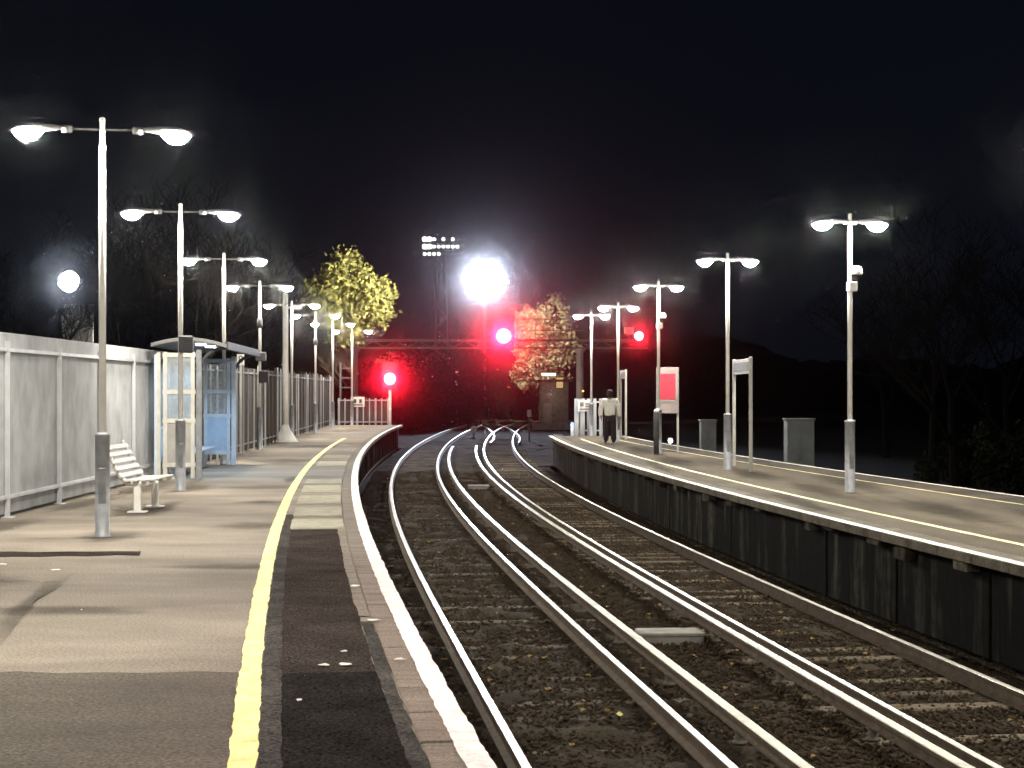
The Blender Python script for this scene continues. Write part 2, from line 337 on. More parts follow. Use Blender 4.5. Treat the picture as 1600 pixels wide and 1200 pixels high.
# loose ballast stones: real geometry, nobody could count it
def stones(cnt, y0, y1, lo, hi, smin, smax, name, zbase):
    octv = np.array([(1,0,0),(-1,0,0),(0,1,0),(0,-1,0),(0,0,1),(0,0,-1)], float)
    octf = np.array([(0,2,4),(2,1,4),(1,3,4),(3,0,4),(2,0,5),(1,2,5),(3,1,5),(0,3,5)])
    u = rng.random(cnt); y = y0+(y1-y0)*u**1.5
    r = np.array([rail_line(t)[0] for t in np.linspace(y0, y1, 200)]); x0 = np.interp(y, np.linspace(y0, y1, 200), r)
    x = x0+rng.uniform(lo, hi, cnt); s = rng.uniform(smin, smax, cnt)
    Vv = octv[None]*s[:,None,None]*rng.uniform(0.65, 1.25, (cnt,6,1)); Vv[:,:,2] *= 0.75
    a = rng.uniform(0, 6.28, cnt); ca, sa = np.cos(a)[:,None], np.sin(a)[:,None]; tl = rng.uniform(-0.7, 0.7, (cnt,1))
    X = Vv[:,:,0]*ca-Vv[:,:,1]*sa; Y = Vv[:,:,0]*sa+Vv[:,:,1]*ca; Z = Vv[:,:,2]+X*tl*0.5
    P = np.stack([X+x[:,None], Y+y[:,None], Z+zbase+rng.uniform(-0.012, 0.02, (cnt,1))], -1)
    fs = (octf[None]+(np.arange(cnt)*6)[:,None,None]).reshape(-1, 3)
    return link(name, fastmesh(name, P.reshape(-1,3), fs), M['stone'])
b1 = stones(90000, 9, 60, -0.75, 6.3, 0.010, 0.028, 'ballast', -1.176)
tag(b1, 'dark brown loose ballast stones strewn between the two platforms', 'ballast', kind='stuff')
b2 = stones(30000, 9, 45, 1.95, 5.4, 0.012, 0.030, 'coarse_ballast', -1.165)
tag(b2, 'coarser brown ballast between the tracks and under the right track', 'ballast', kind='stuff')

# ------------------------------------------------------------------ rails
RAIL = [(-0.07,-0.15),(0.07,-0.15),(0.07,-0.138),(0.012,-0.118),(0.012,-0.048),(0.035,-0.036),(0.035,-0.004),(0.028,0),(-0.028,0),(-0.035,-0.004),(-0.035,-0.036),(-0.012,-0.048),(-0.012,-0.118),(-0.07,-0.138)]
COND = [(-0.055,-0.115),(0.055,-0.115),(0.055,-0.1),(0.025,-0.09),(0.025,-0.05),(0.05,-0.04),(0.05,-0.006),(0.042,0),(-0.042,0),(-0.05,-0.006),(-0.05,-0.04),(-0.025,-0.05),(-0.025,-0.09),(-0.055,-0.1)]
def extrude(fn, o, y0, y1, z, prof, name, mats, top, parent, dip=None, step=0.8):
    n = int((y1-y0)/step); V = []; k = len(prof)
    for i in range(n+1):
        y = y0+(y1-y0)*i/n; c = off(fn, y, 0); zz = z-(dip(y) if dip else 0)
        for (a, b) in prof:
            p = off(fn, y, o+a); V.append((p[0], p[1], zz+b))
    mb = MB(); fs = []; ms = []
    for i in range(n):
        for q in range(k):
            r = (q+1) % k; fs.append((i*k+q, i*k+r, (i+1)*k+r, (i+1)*k+q)); ms.append(1 if q in top else 0)
    fs += [tuple(range(k-1, -1, -1)), tuple(range(n*k, n*k+k))]; ms += [0, 0]
    mb.v = V; mb.f = fs; mb.m = ms
    return mb.obj(name, mats, parent)
RM = [M['rail_rust'], M['rail_head']]; CM = [M['rail_rust'], M['cond_head']]
TOP = (6, 7, 8)
def sleepers(fn, oc, y0, y1, z, m, parent, pitch=0.68, w=2.5):
    me = MB().bbox((0,0,-0.06), (w,0.25,0.12), 0.02).mesh('sleeper')
    me.materials.append(m)
    y = y0
    while y < y1:
        x, yy = off(fn, y, oc); o = link('sleeper', me, None, parent, (x+random.uniform(-.02,.02), yy, z+random.uniform(-0.022, 0.016)))
        o.rotation_euler = (0, 0, heading(fn, y)+random.uniform(-.01,.01)); y += pitch
tl = empty('railway_track', (0,0,-1.15), label='curved railway track running close beside the left platform with the bench', cat='railway track')
tr = empty('railway_track', (3,0,-1.15), label='curved railway track with visible sleepers beside the island platform wall', cat='railway track')
def fixp(o):                                    # keep world coordinates under a moved parent
    o.matrix_parent_inverse = Matrix.Translation(o.parent.location).inverted(); return o
for t, o in ((tl, 0.0), (tl, 1.5), (tr, 3.42), (tr, 4.87)):
    fixp(extrude(rail_line, o, -3, 158, -1.0, RAIL, 'rail', RM, TOP, t))
SL = len(COL.objects)
sleepers(rail_line, 0.75, 6, 100, -1.185, M['sleeper_dirty'], tl)
sleepers(rail_line, 4.15, 6, 100, -1.163, M['sleeper'], tr)
for o in COL.objects:
    if o.parent in (tl, tr) and o.name.startswith('sleeper'): fixp(o)
# crossover rails in the distance
xo = empty('crossover_track', (-1,100,-1.15), label='crossover rails curving from the right track over to the left track far ahead', cat='railway track')
ce = fit([(-1.20,86),(-1.10,95),(-1.08,102),(-1.45,115),(-2.2,128),(-2.85,141)], 3)
fixp(extrude(ce, 0.0, 88, 141, -0.997, RAIL, 'rail', RM, TOP, xo)); fixp(extrude(ce, 1.5, 88, 141, -0.997, RAIL, 'rail', RM, TOP, xo))
# conductor rails on insulators, ends ramped
def conductor(o, label, y0, y1):
    t = empty('conductor_rail', (off(rail_line, 20, o)[0], 20, -1.15), label=label, cat='conductor rail', group='conductor rails between the tracks')
    fixp(extrude(rail_line, o, y0, y1, -0.92, COND, 'rail', CM, TOP, t, dip=lambda y: max(0, y-(y1-3))*0.025))
    me = MB().lathe([(0.06,0),(0.065,0.02),(0.04,0.03),(0.055,0.05),(0.035,0.07),(0.05,0.10),(0.05,0.117)], n=10).mesh('insulator', True); me.materials.append(M['insulator'])
    y = 8.0
    while y < 70:
        x, yy = off(rail_line, y, o); k = link('insulator', me, None, t, (x, yy, -1.152)); fixp(k); y += 2.72
conductor(1.93, 'raised conductor rail beside the right rail of the left track', -3, 82)
conductor(3.06, 'raised conductor rail beside the left rail of the right track', -3, 83)

# ================================================================== left platform
pl = MB()
ys = [-6+90*i/90 for i in range(91)]; V = []
for y in ys:
    a = off(edge_line, y, -0.305); V += [(fence_line(y)[0]-0.2, y, 0.0), (a[0], a[1], 0.0), (a[0], a[1], -1.3), (fence_line(y)[0]-0.2, y, -1.3)]
pl.v = V
for i in range(90):
    for k in range(4):
        q = (k+1) % 4; pl.f.append((i*4+k, i*4+q, i*4+4+q, i*4+4+k)); pl.m.append(0)
pl.f += [(0,1,2,3), (363,362,361,360)]; pl.m += [0, 0]
LP = pl.obj('platform', M['asphalt']); tag(LP, kind='structure')
# coping slabs, each one a piece
def coping_run(fn, side, y0, y1, length, parent, material, depth=0.415, thick=0.11):
    y = y0; i = 0
    while y < y1:
        p = off(fn, y+length/2, side*depth/2); mb = MB().bbox((0,0,-thick/2), (depth, length-0.012, thick), 0.008)
        if i == 0: run_me = mb.mesh('coping_slab'); run_me.materials.append(material)
        o = link('coping_slab', run_me, None, parent, (p[0], p[1], random.uniform(-0.003, 0.002))); o.rotation_euler = (0, 0, heading(fn, y+length/2)); y += length; i += 1
coping_run(edge_line, -1, 3.0, 84.0, 0.76, LP, M['coping'], 0.30)
# platform face under the coping
def face_run(fn, side, y0, y1, parent, panel_mat, pier_mat, bay, inset, wall_panels=True):
    me = MB().bbox((0,0,-0.62), (0.10, bay-0.03, 1.04), 0.012).mesh('wall_panel'); me.materials.append(panel_mat)
    mp = MB().bbox((0,0,-0.62), (0.10, 0.16, 1.04), 0.02).mesh('wall_pier'); mp.materials.append(pier_mat)
    y = y0
    while y < y1:
        p = off(fn, y+bay/2, side*inset); o = link('wall_panel', me, None, parent, (p[0], p[1], 0)); o.rotation_euler = (0,0,heading(fn, y+bay/2))
        o.location.x += random.uniform(-0.012, 0.012)
        if not wall_panels: y += bay; continue
        q = off(fn, y, side*(inset-0.045)); o = link('wall_pier', mp, None, parent, (q[0], q[1], 0)); o.rotation_euler = (0,0,heading(fn, y)); y += bay
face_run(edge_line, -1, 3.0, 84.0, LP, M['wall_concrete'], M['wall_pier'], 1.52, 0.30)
Z1, Z2, Z3 = 0.004, 0.008, 0.012
white_l = strip(edge_line, -0.004, -0.135, 2.5, 84, Z1, 0.06, 0.005, 'white_edge_line', M['white_paint'], LP)
strip(edge_line, -1.10, -1.235, 2.5, 61, Z2, 0.05, 0.0055, 'yellow_line', M['yellow_paint'], LP)
strip(edge_line, -1.13, -1.20, 61.2, 83, Z2, 0.3, 0.006, 'worn_line', M['stain'], LP)
strip(edge_line, -0.98, -1.098, 2.5, 23.5, Z1+0.003, 0.10, 0.006, 'surface_strip', M['asphalt_grey'], LP)
strip(edge_line, -0.395, -0.99, 10.4, 21.0, Z1, 0.15, 0.006, 'dark_resurfacing', M['asphalt_dark'], LP)
strip(edge_line, -0.39, -0.99, 2.5, 10.4, Z1, 0.12, 0.006, 'black_resurfacing', M['asphalt_black'], LP)
strip(edge_line, -0.308, -0.395, 2.5, 12.6, Z2, 0.10, 0.007, 'patch_strip', M['asphalt_grey'], LP)
strip(edge_line, -0.308, -0.40, 12.9, 20.6, Z2, 0.15, 0.008, 'patch_strip', M['coping'], LP)
# pale paving slabs across the walking edge
for (y0, y1) in ((21.1,22.6),(23.2,24.9),(25.7,27.7),(28.6,30.6),(31.3,32.7),(38.5,41.0),(43.0,45.0)):
    mb = MB(); c = (y0+y1)/2; p = off(edge_line, c, -0.655); mb.bbox((0,0,0.0), (0.68, y1-y0, 0.014), 0.003)
    o = mb.obj('paving_slab', M['slab'], LP, loc=(p[0], p[1], 0.004)); o.rotation_euler = (0,0,heading(edge_line, c))
# resurfaced tarmac, stains and a dark strip as thin sheets on the platform
def soft(m):
    nt = m.node_tree; N = nt.nodes; L = nt.links; pb = N['Principled BSDF']; at_ = N.new('ShaderNodeAttribute'); at_.attribute_name = 'fade'
    g_ = N.new('ShaderNodeNewGeometry'); no_ = N.new('ShaderNodeTexNoise'); no_.inputs['Scale'].default_value = 3.5; no_.inputs['Detail'].default_value = 7; L.new(g_.outputs['Position'], no_.inputs['Vector'])
    ad = N.new('ShaderNodeMath'); ad.operation = 'ADD'; L.new(at_.outputs['Fac'], ad.inputs[0]); L.new(no_.outputs['Fac'], ad.inputs[1])
    mr = N.new('ShaderNodeMapRange'); mr.inputs['From Min'].default_value = 0.5; mr.inputs['From Max'].default_value = 1.5; mr.inputs['To Max'].default_value = 0.42; L.new(ad.outputs[0], mr.inputs['Value'])
    tb = N.new('ShaderNodeBsdfTransparent'); mx = N.new('ShaderNodeMixShader'); L.new(mr.outputs[0], mx.inputs[0]); L.new(tb.outputs[0], mx.inputs[1]); L.new(pb.outputs[0], mx.inputs[2]); L.new(mx.outputs[0], N['Material Output'].inputs['Surface'])
soft(M['stain'])
NS = [0]
def stain(pts, name='damp_patch', parent=None, z=0.005):
    NS[0] += 1; z += 0.0003*(NS[0] % 8)
    n = len(pts); c = sum((Vector(p) for p in pts), Vector())/n; V = []; fd = []
    for k, f_ in ((1.0,0.0),(0.8,0.25),(0.5,0.75),(0.0,1.0)):
        for p in (pts if k else [c]): q = c+(Vector(p)-c)*k; V.append((q.x, q.y, z)); fd.append(f_)
    fs = [(h*n+i,h*n+(i+1) % n,(h+1)*n+(i+1) % n,(h+1)*n+i) for h in range(2) for i in range(n)]+[(2*n+i,2*n+(i+1) % n,3*n) for i in range(n)]
    o = MB().add(V, fs).obj(name, M['stain'], parent or LP); a_ = o.data.attributes.new('fade', 'FLOAT', 'POINT'); a_.data.foreach_set('value', fd); return o
def blob(x, y, rx, ry, parent=None):
    return stain([(x+rx*math.cos(6.283*i/14)*random.uniform(.7,1.2), y+ry*math.sin(6.283*i/14)*random.uniform(.7,1.2), 0) for i in range(14)], parent=parent)
def patch(pix, material, z, name='tarmac_patch', rough=0.02):
    pts = [on(a, b, 0) for a, b in pix]; V = []
    for i in range(len(pts)):
        a, b = pts[i], pts[(i+1) % len(pts)]; n = max(2, int((b-a).length/0.25))
        for k in range(n):
            q = a.lerp(b, k/n); V.append((q.x+random.uniform(-rough, rough), q.y+random.uniform(-rough, rough)*3, z))
    return MB().add(V, [tuple(range(len(V)))]).obj(name, material, LP)
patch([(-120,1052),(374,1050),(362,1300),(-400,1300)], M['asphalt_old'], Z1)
patch([(-60,863),(222,862),(222,868),(-60,871)], M['asphalt_dark'], Z1, 'repair_strip')  # narrow darker band laid across the tarmac
stain([on(a, b, 0) for a, b in [(-30,1000),(5,955),(35,935),(75,905),(118,895),(105,912),(70,925),(50,955),(22,985),(-10,1025)]])
stain([on(a, b, 0) for a, b in [(105,842),(150,828),(180,828),(240,829),(225,840),(180,848),(130,850)]])
stain([on(a, b, 0) for a, b in [(165,800),(250,792),(262,783),(300,780),(275,797),(240,808),(190,812)]])
stain([on(a, b, 0) for a, b in [(235,775),(300,752),(345,757),(330,766),(280,770)]])
stain([on(a, b, 0) for a, b in [(440,748),(462,744),(470,752),(445,757)]])
for (x, y, rx, ry) in ((-3.6,13.2,0.9,0.35),(-2.6,16.5,1.3,0.4),(-5.0,15.2,0.8,0.6),(-3.2,21.5,0.9,0.7),(-4.4,30,1.2,0.8),(-5.6,41,1.2,1.6),(-6.3,52,1.3,2.2),(-6.6,25.8,0.4,2.4),(-6.6,21.0,0.5,2.0),(-6.5,29.5,0.5,2.4),(-3.9,26,0.5,0.5)): blob(x, y, rx, ry)
# scraps of litter
for (a, b, s) in ((505,1043,0.05),(540,1042,0.06),(538,1021,0.03),(625,1034,0.05),(585,972,0.06),(556,918,0.06),(467,1098,0.02),(87,893,0.05),(5,884,0.05)):
    p = on(a, b, 0); mb = MB(); n = 9; V = [(s*random.uniform(.5,1)*math.cos(6.283*i/n), s*.7*random.uniform(.5,1)*math.sin(6.283*i/n), random.uniform(0.004,0.012)) for i in range(n)]
    V2 = [(x, y, z+0.004) for x, y, z in V]; mb.add(V+V2, [tuple(range(n-1,-1,-1)), tuple(range(n,2*n))]+[(i,(i+1)%n,n+(i+1)%n,n+i) for i in range(n)])
    tag(mb.obj('litter_scrap', M['sign_white'], loc=(p.x, p.y, 0.008)), ('small white paper scrap on the dark resurfaced strip of the left platform' if 440 < a < 545 else 'small white paper scrap on the coping slabs of the left platform' if a > 545 else 'small white paper scrap on the tarmac near the lamp by the bench'), 'litter', 'paper scraps on the left platform')

# ================================================================== island platform on the right
rp = MB(); ys = [-4+68*i/68 for i in range(69)]; V = []
for y in ys:
    a = off(redge_line, y, 0.42); b = rback_line(y)[0]-0.42
    V += [(a[0], a[1], 0), (b, y, 0), (b, y, -1.3), (a[0], a[1], -1.3)]
rp.v = V
for i in range(68):
    for k in range(4):
        q = (k+1) % 4; rp.f.append((i*4+q, i*4+k, i*4+4+k, i*4+4+q)); rp.m.append(0)
rp.f += [(3,2,1,0), (272,273,274,275)]; rp.m += [0, 0]
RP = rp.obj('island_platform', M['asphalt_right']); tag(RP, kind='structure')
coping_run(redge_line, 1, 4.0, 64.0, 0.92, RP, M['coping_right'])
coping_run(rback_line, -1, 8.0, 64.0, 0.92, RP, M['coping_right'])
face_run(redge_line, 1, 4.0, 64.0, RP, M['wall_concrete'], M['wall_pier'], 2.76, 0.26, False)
strip(redge_line, 0.005, 0.15, 2.5, 64, Z1, 0.15, 0.005, 'white_edge_line', M['white_paint'], RP)
strip(redge_line, 0.94, 1.05, 2.5, 60, Z1, 0.15, 0.006, 'yellow_line', M['faded_yellow'], RP)
strip(rback_line, -0.02, -0.14, 2.5, 64, Z1, 0.15, 0.006, 'white_edge_line', M['white_paint'], RP)
strip(rback_line, -0.95, -1.03, 2.5, 60, Z1, 0.15, 0.006, 'yellow_line', M['faded_yellow'], RP)
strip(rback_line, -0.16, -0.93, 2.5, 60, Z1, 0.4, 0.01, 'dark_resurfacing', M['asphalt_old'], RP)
for (o_, y, rx, ry) in ((1.9,18,0.5,3),(2.2,24,0.5,3.5),(1.8,29,0.4,3),(2.0,34.5,0.5,3.5),(1.5,41,0.5,4),(1.7,48,0.5,5),(0.6,26,0.3,3),(0.65,38,0.25,4),(3.1,22,0.4,3),(3.0,31,0.5,4)):
    q = off(redge_line, y, o_); blob(q[0], q[1], rx, ry, RP)
cb = MB().bbox((0,0,-0.17), (0.16, 0.34, 0.12), 0.012).mesh('corbel'); cb.materials.append(M['corbel'])
y = 9.0
while y < 63:
    p = off(redge_line, y, 0.12); o = link('corbel', cb, None, RP, (p[0], p[1], 0)); o.rotation_euler = (0,0,heading(redge_line, y)); o.scale = (1, random.uniform(0.6,1.5), random.uniform(0.7,1.3)); y += random.choice((0.92,1.84,1.84,2.76))

# ================================================================== lamp posts
def lamp_post(px, d, armz, half, label, group, fn, turn=0.0, camera=False, speaker=False, box=False, collar=False):
    x = (px-800)/F*d; t = empty('lamp_post', (x, d, 0), heading(fn, d)+turn, label, 'lamp post', group)
    sh = MB().lathe([(0.10,0),(0.10,0.02),(0.086,0.025),(0.086,1.20),(0.09,1.205),(0.09,1.235),(0.05,1.25)], n=18).obj('base_sleeve', M['sheath'], t, True)
    MB().bbox((0.0,-0.088,0.62), (0.09,0.012,0.42), 0.004).obj('access_door', M['sheath'], sh)
    MB().lathe([(0.043,1.24),(0.040,armz-0.18),(0.030,armz-0.16),(0.030,armz+0.10),(0.033,armz+0.11),(0.033,armz+0.14),(0.012,armz+0.15)], n=14).obj('pole', M['pole'], t, True)
    k = half/0.83
    for s in (-1, 1):
        MB().tube([(s*0.02,0,armz), (s*(half-0.46),0,armz+0.005)], 0.014, 8).obj('arm', M['lampbody'], t, True)
        h = MB().tube([(s*(half-0.48),0,armz), (s*(half-0.36),0,armz)], 0.045, 10).obj('head_socket', M['lampbody'], t, True)
        bd = MB().tube([(s*(half-0.37),0,armz+0.005),(s*(half-0.33),0,armz+0.012),(s*(half-0.18),0,armz+0.012),(s*half,0,armz),(s*(half+0.15),0,armz-0.016),(s*(half+0.25),0,armz-0.035)],
                       [0.04,0.06,0.10,0.135,0.10,0.02], 14, flat=0.45).obj('lamp_head', M['lampbody'], t, True)
        ln = MB().lathe([(0.01,-0.150),(0.09,-0.138),(0.165,-0.085),(0.20,-0.045)], (s*(half+0.03),0,armz), 12, sx=0.88, sy=0.80).obj('lamp_lens', M['lens_white'], bd, True)
    if camera:
        c = MB().lathe([(0.03,0.10),(0.075,0.09),(0.10,0.05),(0.105,-0.03),(0.10,-0.05)], (0.09,-0.05,armz-0.85), 14).obj('camera_hood', M['white_metal'], t, True)
        MB().lathe([(0.085,0),(0.075,-0.05),(0.045,-0.085),(0.01,-0.095)], (0.09,-0.05,armz-0.90), 14).obj('camera_dome', M['black'], c, True)
        MB().bbox((0.01,-0.06,armz-1.10), (0.15,0.14,0.16), 0.01).obj('camera_box', M['pole'], t)
    if speaker:
        p = MB().bbox((0.10,-0.09,2.55), (0.24,0.22,0.30), 0.02).obj('loudspeaker', M['black'], t)
        MB().bbox((0.10,-0.21,2.55), (0.20,0.02,0.26), 0.006).obj('grille', M['darkgrey'], p)
    if box:
        MB().bbox((0.04,-0.1,2.75), (0.30,0.18,0.26), 0.015).obj('junction_box', M['lampbody'], t)
        MB().bbox((0.12,-0.1,2.15), (0.28,0.2,0.34), 0.015).obj('loudspeaker', M['black'], t)
    if collar:
        MB().lathe([(0.05,armz-1.25),(0.085,armz-1.2),(0.085,armz-1.0),(0.05,armz-0.95)], n=12).obj('collar', M['darkgrey'], t, True)
    return t
GL, GR = 'twin lamp posts along the left platform', 'twin lamp posts on the island platform'
LA = 4.85
lamp_post(160, 19.8, LA, 0.83, 'tall twin lamp post just before the metal bench, ringed by a damp stain', GL, edge_line, 0.06)
lamp_post(282, 28.9, LA, 0.80, 'twin lamp post with black loudspeaker beside the shelter end panel', GL, edge_line, 0.05, speaker=True)
lamp_post(350, 39.3, LA, 0.80, 'twin lamp post rising behind the roof of the waiting shelter', GL, edge_line, 0.0)
lamp_post(406, 49.4, LA, 0.78, 'twin lamp post with grey junction box next past the shelter', GL, edge_line, 0.0, box=True, collar=True)
lamp_post(456, 60.0, LA, 0.80, 'twin lamp post just behind the plain mast with flared foot', GL, edge_line, 0.0)
lamp_post(493, 68.3, LA, 0.78, 'twin lamp post with dark collar, third from the platform end gate', GL, edge_line, 0.0, collar=True)
lamp_post(520, 77.0, LA, 0.80, 'twin lamp post, second from the left platform end gate', GL, edge_line, 0.0)
lamp_post(550, 84.0, LA-0.08, 0.80, 'twin lamp post standing at the left platform end gate', GL, edge_line, 0.0)
lamp_post(-215, 10.3, LA, 0.83, 'twin lamp post on left platform, next before the one by the bench', GL, edge_line, 0.06)
lamp_post(-9000, 0.9, LA, 0.83, 'twin lamp post on left platform, two before the one by the bench', GL, edge_line, 0.06)
RA = 4.62
lamp_post(1328, 28.4, RA, 0.47, 'twin lamp post with white dome camera, past which two grey cabinets stand', GR, redge_line, 0.1, camera=True)
lamp_post(1137, 36.5, RA, 0.49, 'twin lamp post beside the tall two-legged name board frame', GR, redge_line, 0.1)
lamp_post(1029, 45.6, RA, 0.49, 'twin lamp post with dome camera beside the red poster board', GR, redge_line, 0.1, camera=True)
lamp_post(966, 57.0, RA, 0.49, 'twin lamp post right behind the walking person in white jacket', GR, redge_line, 0.1)
lamp_post(924, 64.0-0.6, RA, 0.49, 'twin lamp post at the island platform end gate', GR, redge_line, 0.1)
lamp_post(1694, 20.2, RA, 0.47, 'twin lamp post on the island platform, next before the dome camera one', GR, redge_line, 0.1)
lamp_post(2430, 11.0, RA, 0.47, 'twin lamp post on the island platform, two before the dome camera one', GR, redge_line, 0.1)
# plain mast with a flared foot
t = empty('camera_mast', ((446-800)/F*56.5, 56.5, 0), label='plain slender mast with flared cone foot on the left platform', cat='mast')
MB().lathe([(0.62/2+0.16,0),(0.42,0.03),(0.16,0.42),(0.11,0.60)], n=16).obj('flared_foot', M['pole'], t, True)
MB().lathe([(0.11,0.58),(0.10,2.5),(0.085,5.05),(0.02,5.07)], n=14).obj('shaft', M['pole'], t, True)
MB().tube([(0,0,4.55),(0.32,-0.1,4.58)], 0.03, 8).obj('bracket', M['pole'], t)
MB().bbox((0.42,-0.15,4.57), (0.30,0.14,0.13), 0.02).obj('camera_housing', M['white_metal'], t)

# ================================================================== left fence
fn_t = empty('steel_fence', (fence_line(22)[0], 22, 0), label='tall pale galvanised steel fence of close vertical pales along the left platform', cat='fence')
BAY = 2.72; FH = 2.55
ppost = MB().box((0.05,0,FH/2-0.06), (0.06,0.06,FH-0.12)).box((0.06,0,0.006), (0.16,0.16,0.012)); pm_ = ppost.mesh('post'); pm_.materials.append(M['galv'])
prail = MB().box((0.035,0,0), (0.05,BAY-0.06,0.05)).mesh('rail'); prail.materials.append(M['galv'])
pal = MB(); npal = 26
for i in range(npal):
    yy = -BAY/2+BAY*(i+0.5)/npal
    pal.add([(0.0,yy-0.048,0.05),(0.010,yy-0.02,0.05),(-0.006,yy,0.05),(0.010,yy+0.02,0.05),(0.0,yy+0.048,0.05),
             (0.0,yy-0.048,FH),(0.010,yy-0.02,FH),(-0.006,yy,FH),(0.010,yy+0.02,FH),(0.0,yy+0.048,FH)], [(k,k+1,k+6,k+5) for k in range(4)])
pale_me = pal.mesh('pale_panel'); pale_me.materials.append(M['galv_dull'])
y = -4.3
while y < 36.0:
    x = fence_line(y)[0]; o = link('post', pm_, None, fn_t, (x, y, 0)); o.rotation_euler = (0,0,heading(fence_line, y)); fixp(o)
    c = fence_line(y+BAY/2)[0]; h = heading(fence_line, y+BAY/2)
    for z in (0.28, FH-0.24):
        o = link('rail', prail, None, fn_t, (c, y+BAY/2, z)); o.rotation_euler = (0,0,h); fixp(o)
    o = link('pale_panel', pale_me, None, fn_t, (c, y+BAY/2, 0)); o.rotation_euler = (0,0,h); o['kind'] = 'stuff'; fixp(o)
    y += BAY
# darker boarded length past the shelter
y0 = y; fb = empty('boarded_fence', (fence_line(y0)[0], y0, 0), label='dark boarded fence with pale uprights running on past the waiting shelter', cat='fence')
while y < 84.5:
    step = random.choice((0.85, 1.1, 1.4)); x = fence_line(y)[0]; h = heading(fence_line, y+step/2); c = fence_line(y+step/2)[0]
    w = random.choice((0.06,0.09,0.12)); hh = FH-0.12+random.uniform(-0.08, 0.10)
    u = MB().box((0.022,0,hh/2), (0.04,w,hh)).obj('upright', M['galv'] if random.random() < 0.4 else random.choice((M['galv_dull'], M['brown_board'])), fb, loc=(x, y, 0)); u.rotation_euler = (0,0,h); fixp(u)
    bd = MB()
    for i in range(6):
        yy = -step/2+step*(i+0.5)/6; bd.box((-0.012+random.uniform(-.006,.006), yy, 1.24), (0.02, step/6-0.012, 2.3+random.uniform(-.02,.02)))
    b = bd.obj('boarding', M['brown_board'], fb, loc=(c, y+step/2, 0)); b.rotation_euler = (0,0,h); b['kind'] = 'stuff'; fixp(b)
    for z in (0.24, FH-0.30):
        r = MB().box((0.014,0,z), (0.02,step-0.01,0.04)).obj('rail', M['galv_dull'], fb, loc=(c, y+step/2, 0)); r.rotation_euler = (0,0,h); fixp(r)
    y += step
# platform end gate with its sign
ge = empty('end_gate', ((565-800)/F*84.4, 84.4, 0), label='grey metal gate and railing closing the end of the left platform', cat='gate')
for i in range(9):
    MB().box((-1.15+i*0.31,0,0.68), (0.06 if i % 3 else 0.10,0.05,1.36)).obj('upright', M['galv_dull'], ge)
for z in (0.15, 1.25): MB().box((0.08,0.05,z), (2.6,0.04,0.06)).obj('rail', M['galv_dull'], ge)
for i in range(8): MB().box((-0.995+i*0.31,0.09,0.68), (0.30,0.02,1.2)).obj('panel', M['brown_board'], ge)
sg = empty('warning_sign', at(559,628,84.25), label='small white warning sign with dark marks on the left platform end gate', cat='sign')
MB().bbox((0,0,0), (0.70,0.03,0.50), 0.008).obj('board', M['sign_white'], sg)
for x in (-0.14, 0.14): MB().box((x,-0.02,0.04), (0.13,0.012,0.20)).obj('mark', M['sign_ink'], sg)
MB().box((0,-0.02,-0.15), (0.5,0.012,0.05)).obj('mark', M['sign_ink'], sg)
fr = empty('ladder_frame', at(541,610,86.5)*1, label='dark ladder frame standing behind the left platform end gate', cat='frame'); fr.location.z = 0
for x in (-0.3, 0.3): MB().box((x,0,1.6), (0.09,0.09,3.2)).obj('upright', M['steel_dark'], fr)
for z in (1.9, 2.4, 2.9): MB().box((0,0,z), (0.56,0.06,0.06)).obj('rung', M['steel_dark'], fr)

# ================================================================== waiting shelter
sx0, sy0, sy1 = -6.12, 32.4, 38.8          # front line X at the near end
shl = empty('waiting_shelter', (-6.725, 35.6, 0), math.radians(3.5), 'glazed waiting shelter with curved grey roof and blue lit end panel', 'shelter')
hw, hl = 0.38, 3.2
def end_panel(yl, fm, pm, nm):
    f = MB()
    for x in (-hw, -hw+0.13, hw-0.10): f.box((x+0.03,yl,1.27), (0.075,0.05,2.46))
    for z in (0.30, 1.16, 1.72, 2.44): f.box((0.05,yl,z), (2*hw-0.12,0.045,0.085))
    fo = f.obj(nm, fm, shl)
    MB().box((0.03,yl,0.73), (2*hw-0.22,0.02,0.78)).obj('kick_panel', pm, fo)
    MB().box((0.03,yl,1.44), (2*hw-0.22,0.012,0.49)).obj('pane', M['glass'], fo)
    MB().box((0.03,yl,2.08), (2*hw-0.22,0.012,0.64)).obj('pane', M['glass'], fo)
end_panel(-hl, M['cream'], M['panel_grey'], 'near_end_frame'); end_panel(hl, M['frame_blue'], M['panel_blue'], 'far_end_frame')
for i in range(4):
    yy = -hl+0.8+i*1.6
    p = MB().box((-hw-0.02,yy-0.8,1.25), (0.06,0.06,2.4)).box((-hw-0.02,yy,0.35), (0.05,1.52,0.06)).box((-hw-0.02,yy,1.0), (0.05,1.52,0.06)).box((-hw-0.02,yy,2.42), (0.05,1.52,0.06)).obj('back_frame', M['frame_blue'], shl)
    MB().box((-hw-0.02,yy,1.7), (0.012,1.50,1.34)).obj('pane', M['glass'], p); MB().box((-hw-0.02,yy,0.68), (0.02,1.50,0.58)).obj('kick_panel', M['panel_blue'], p)
for yy in (-hl, hl): MB().bbox((hw+0.05,yy,1.27), (0.11,0.11,2.54), 0.012).obj('front_post', M['sheath'] if yy < 0 else M['frame_blue'], shl)
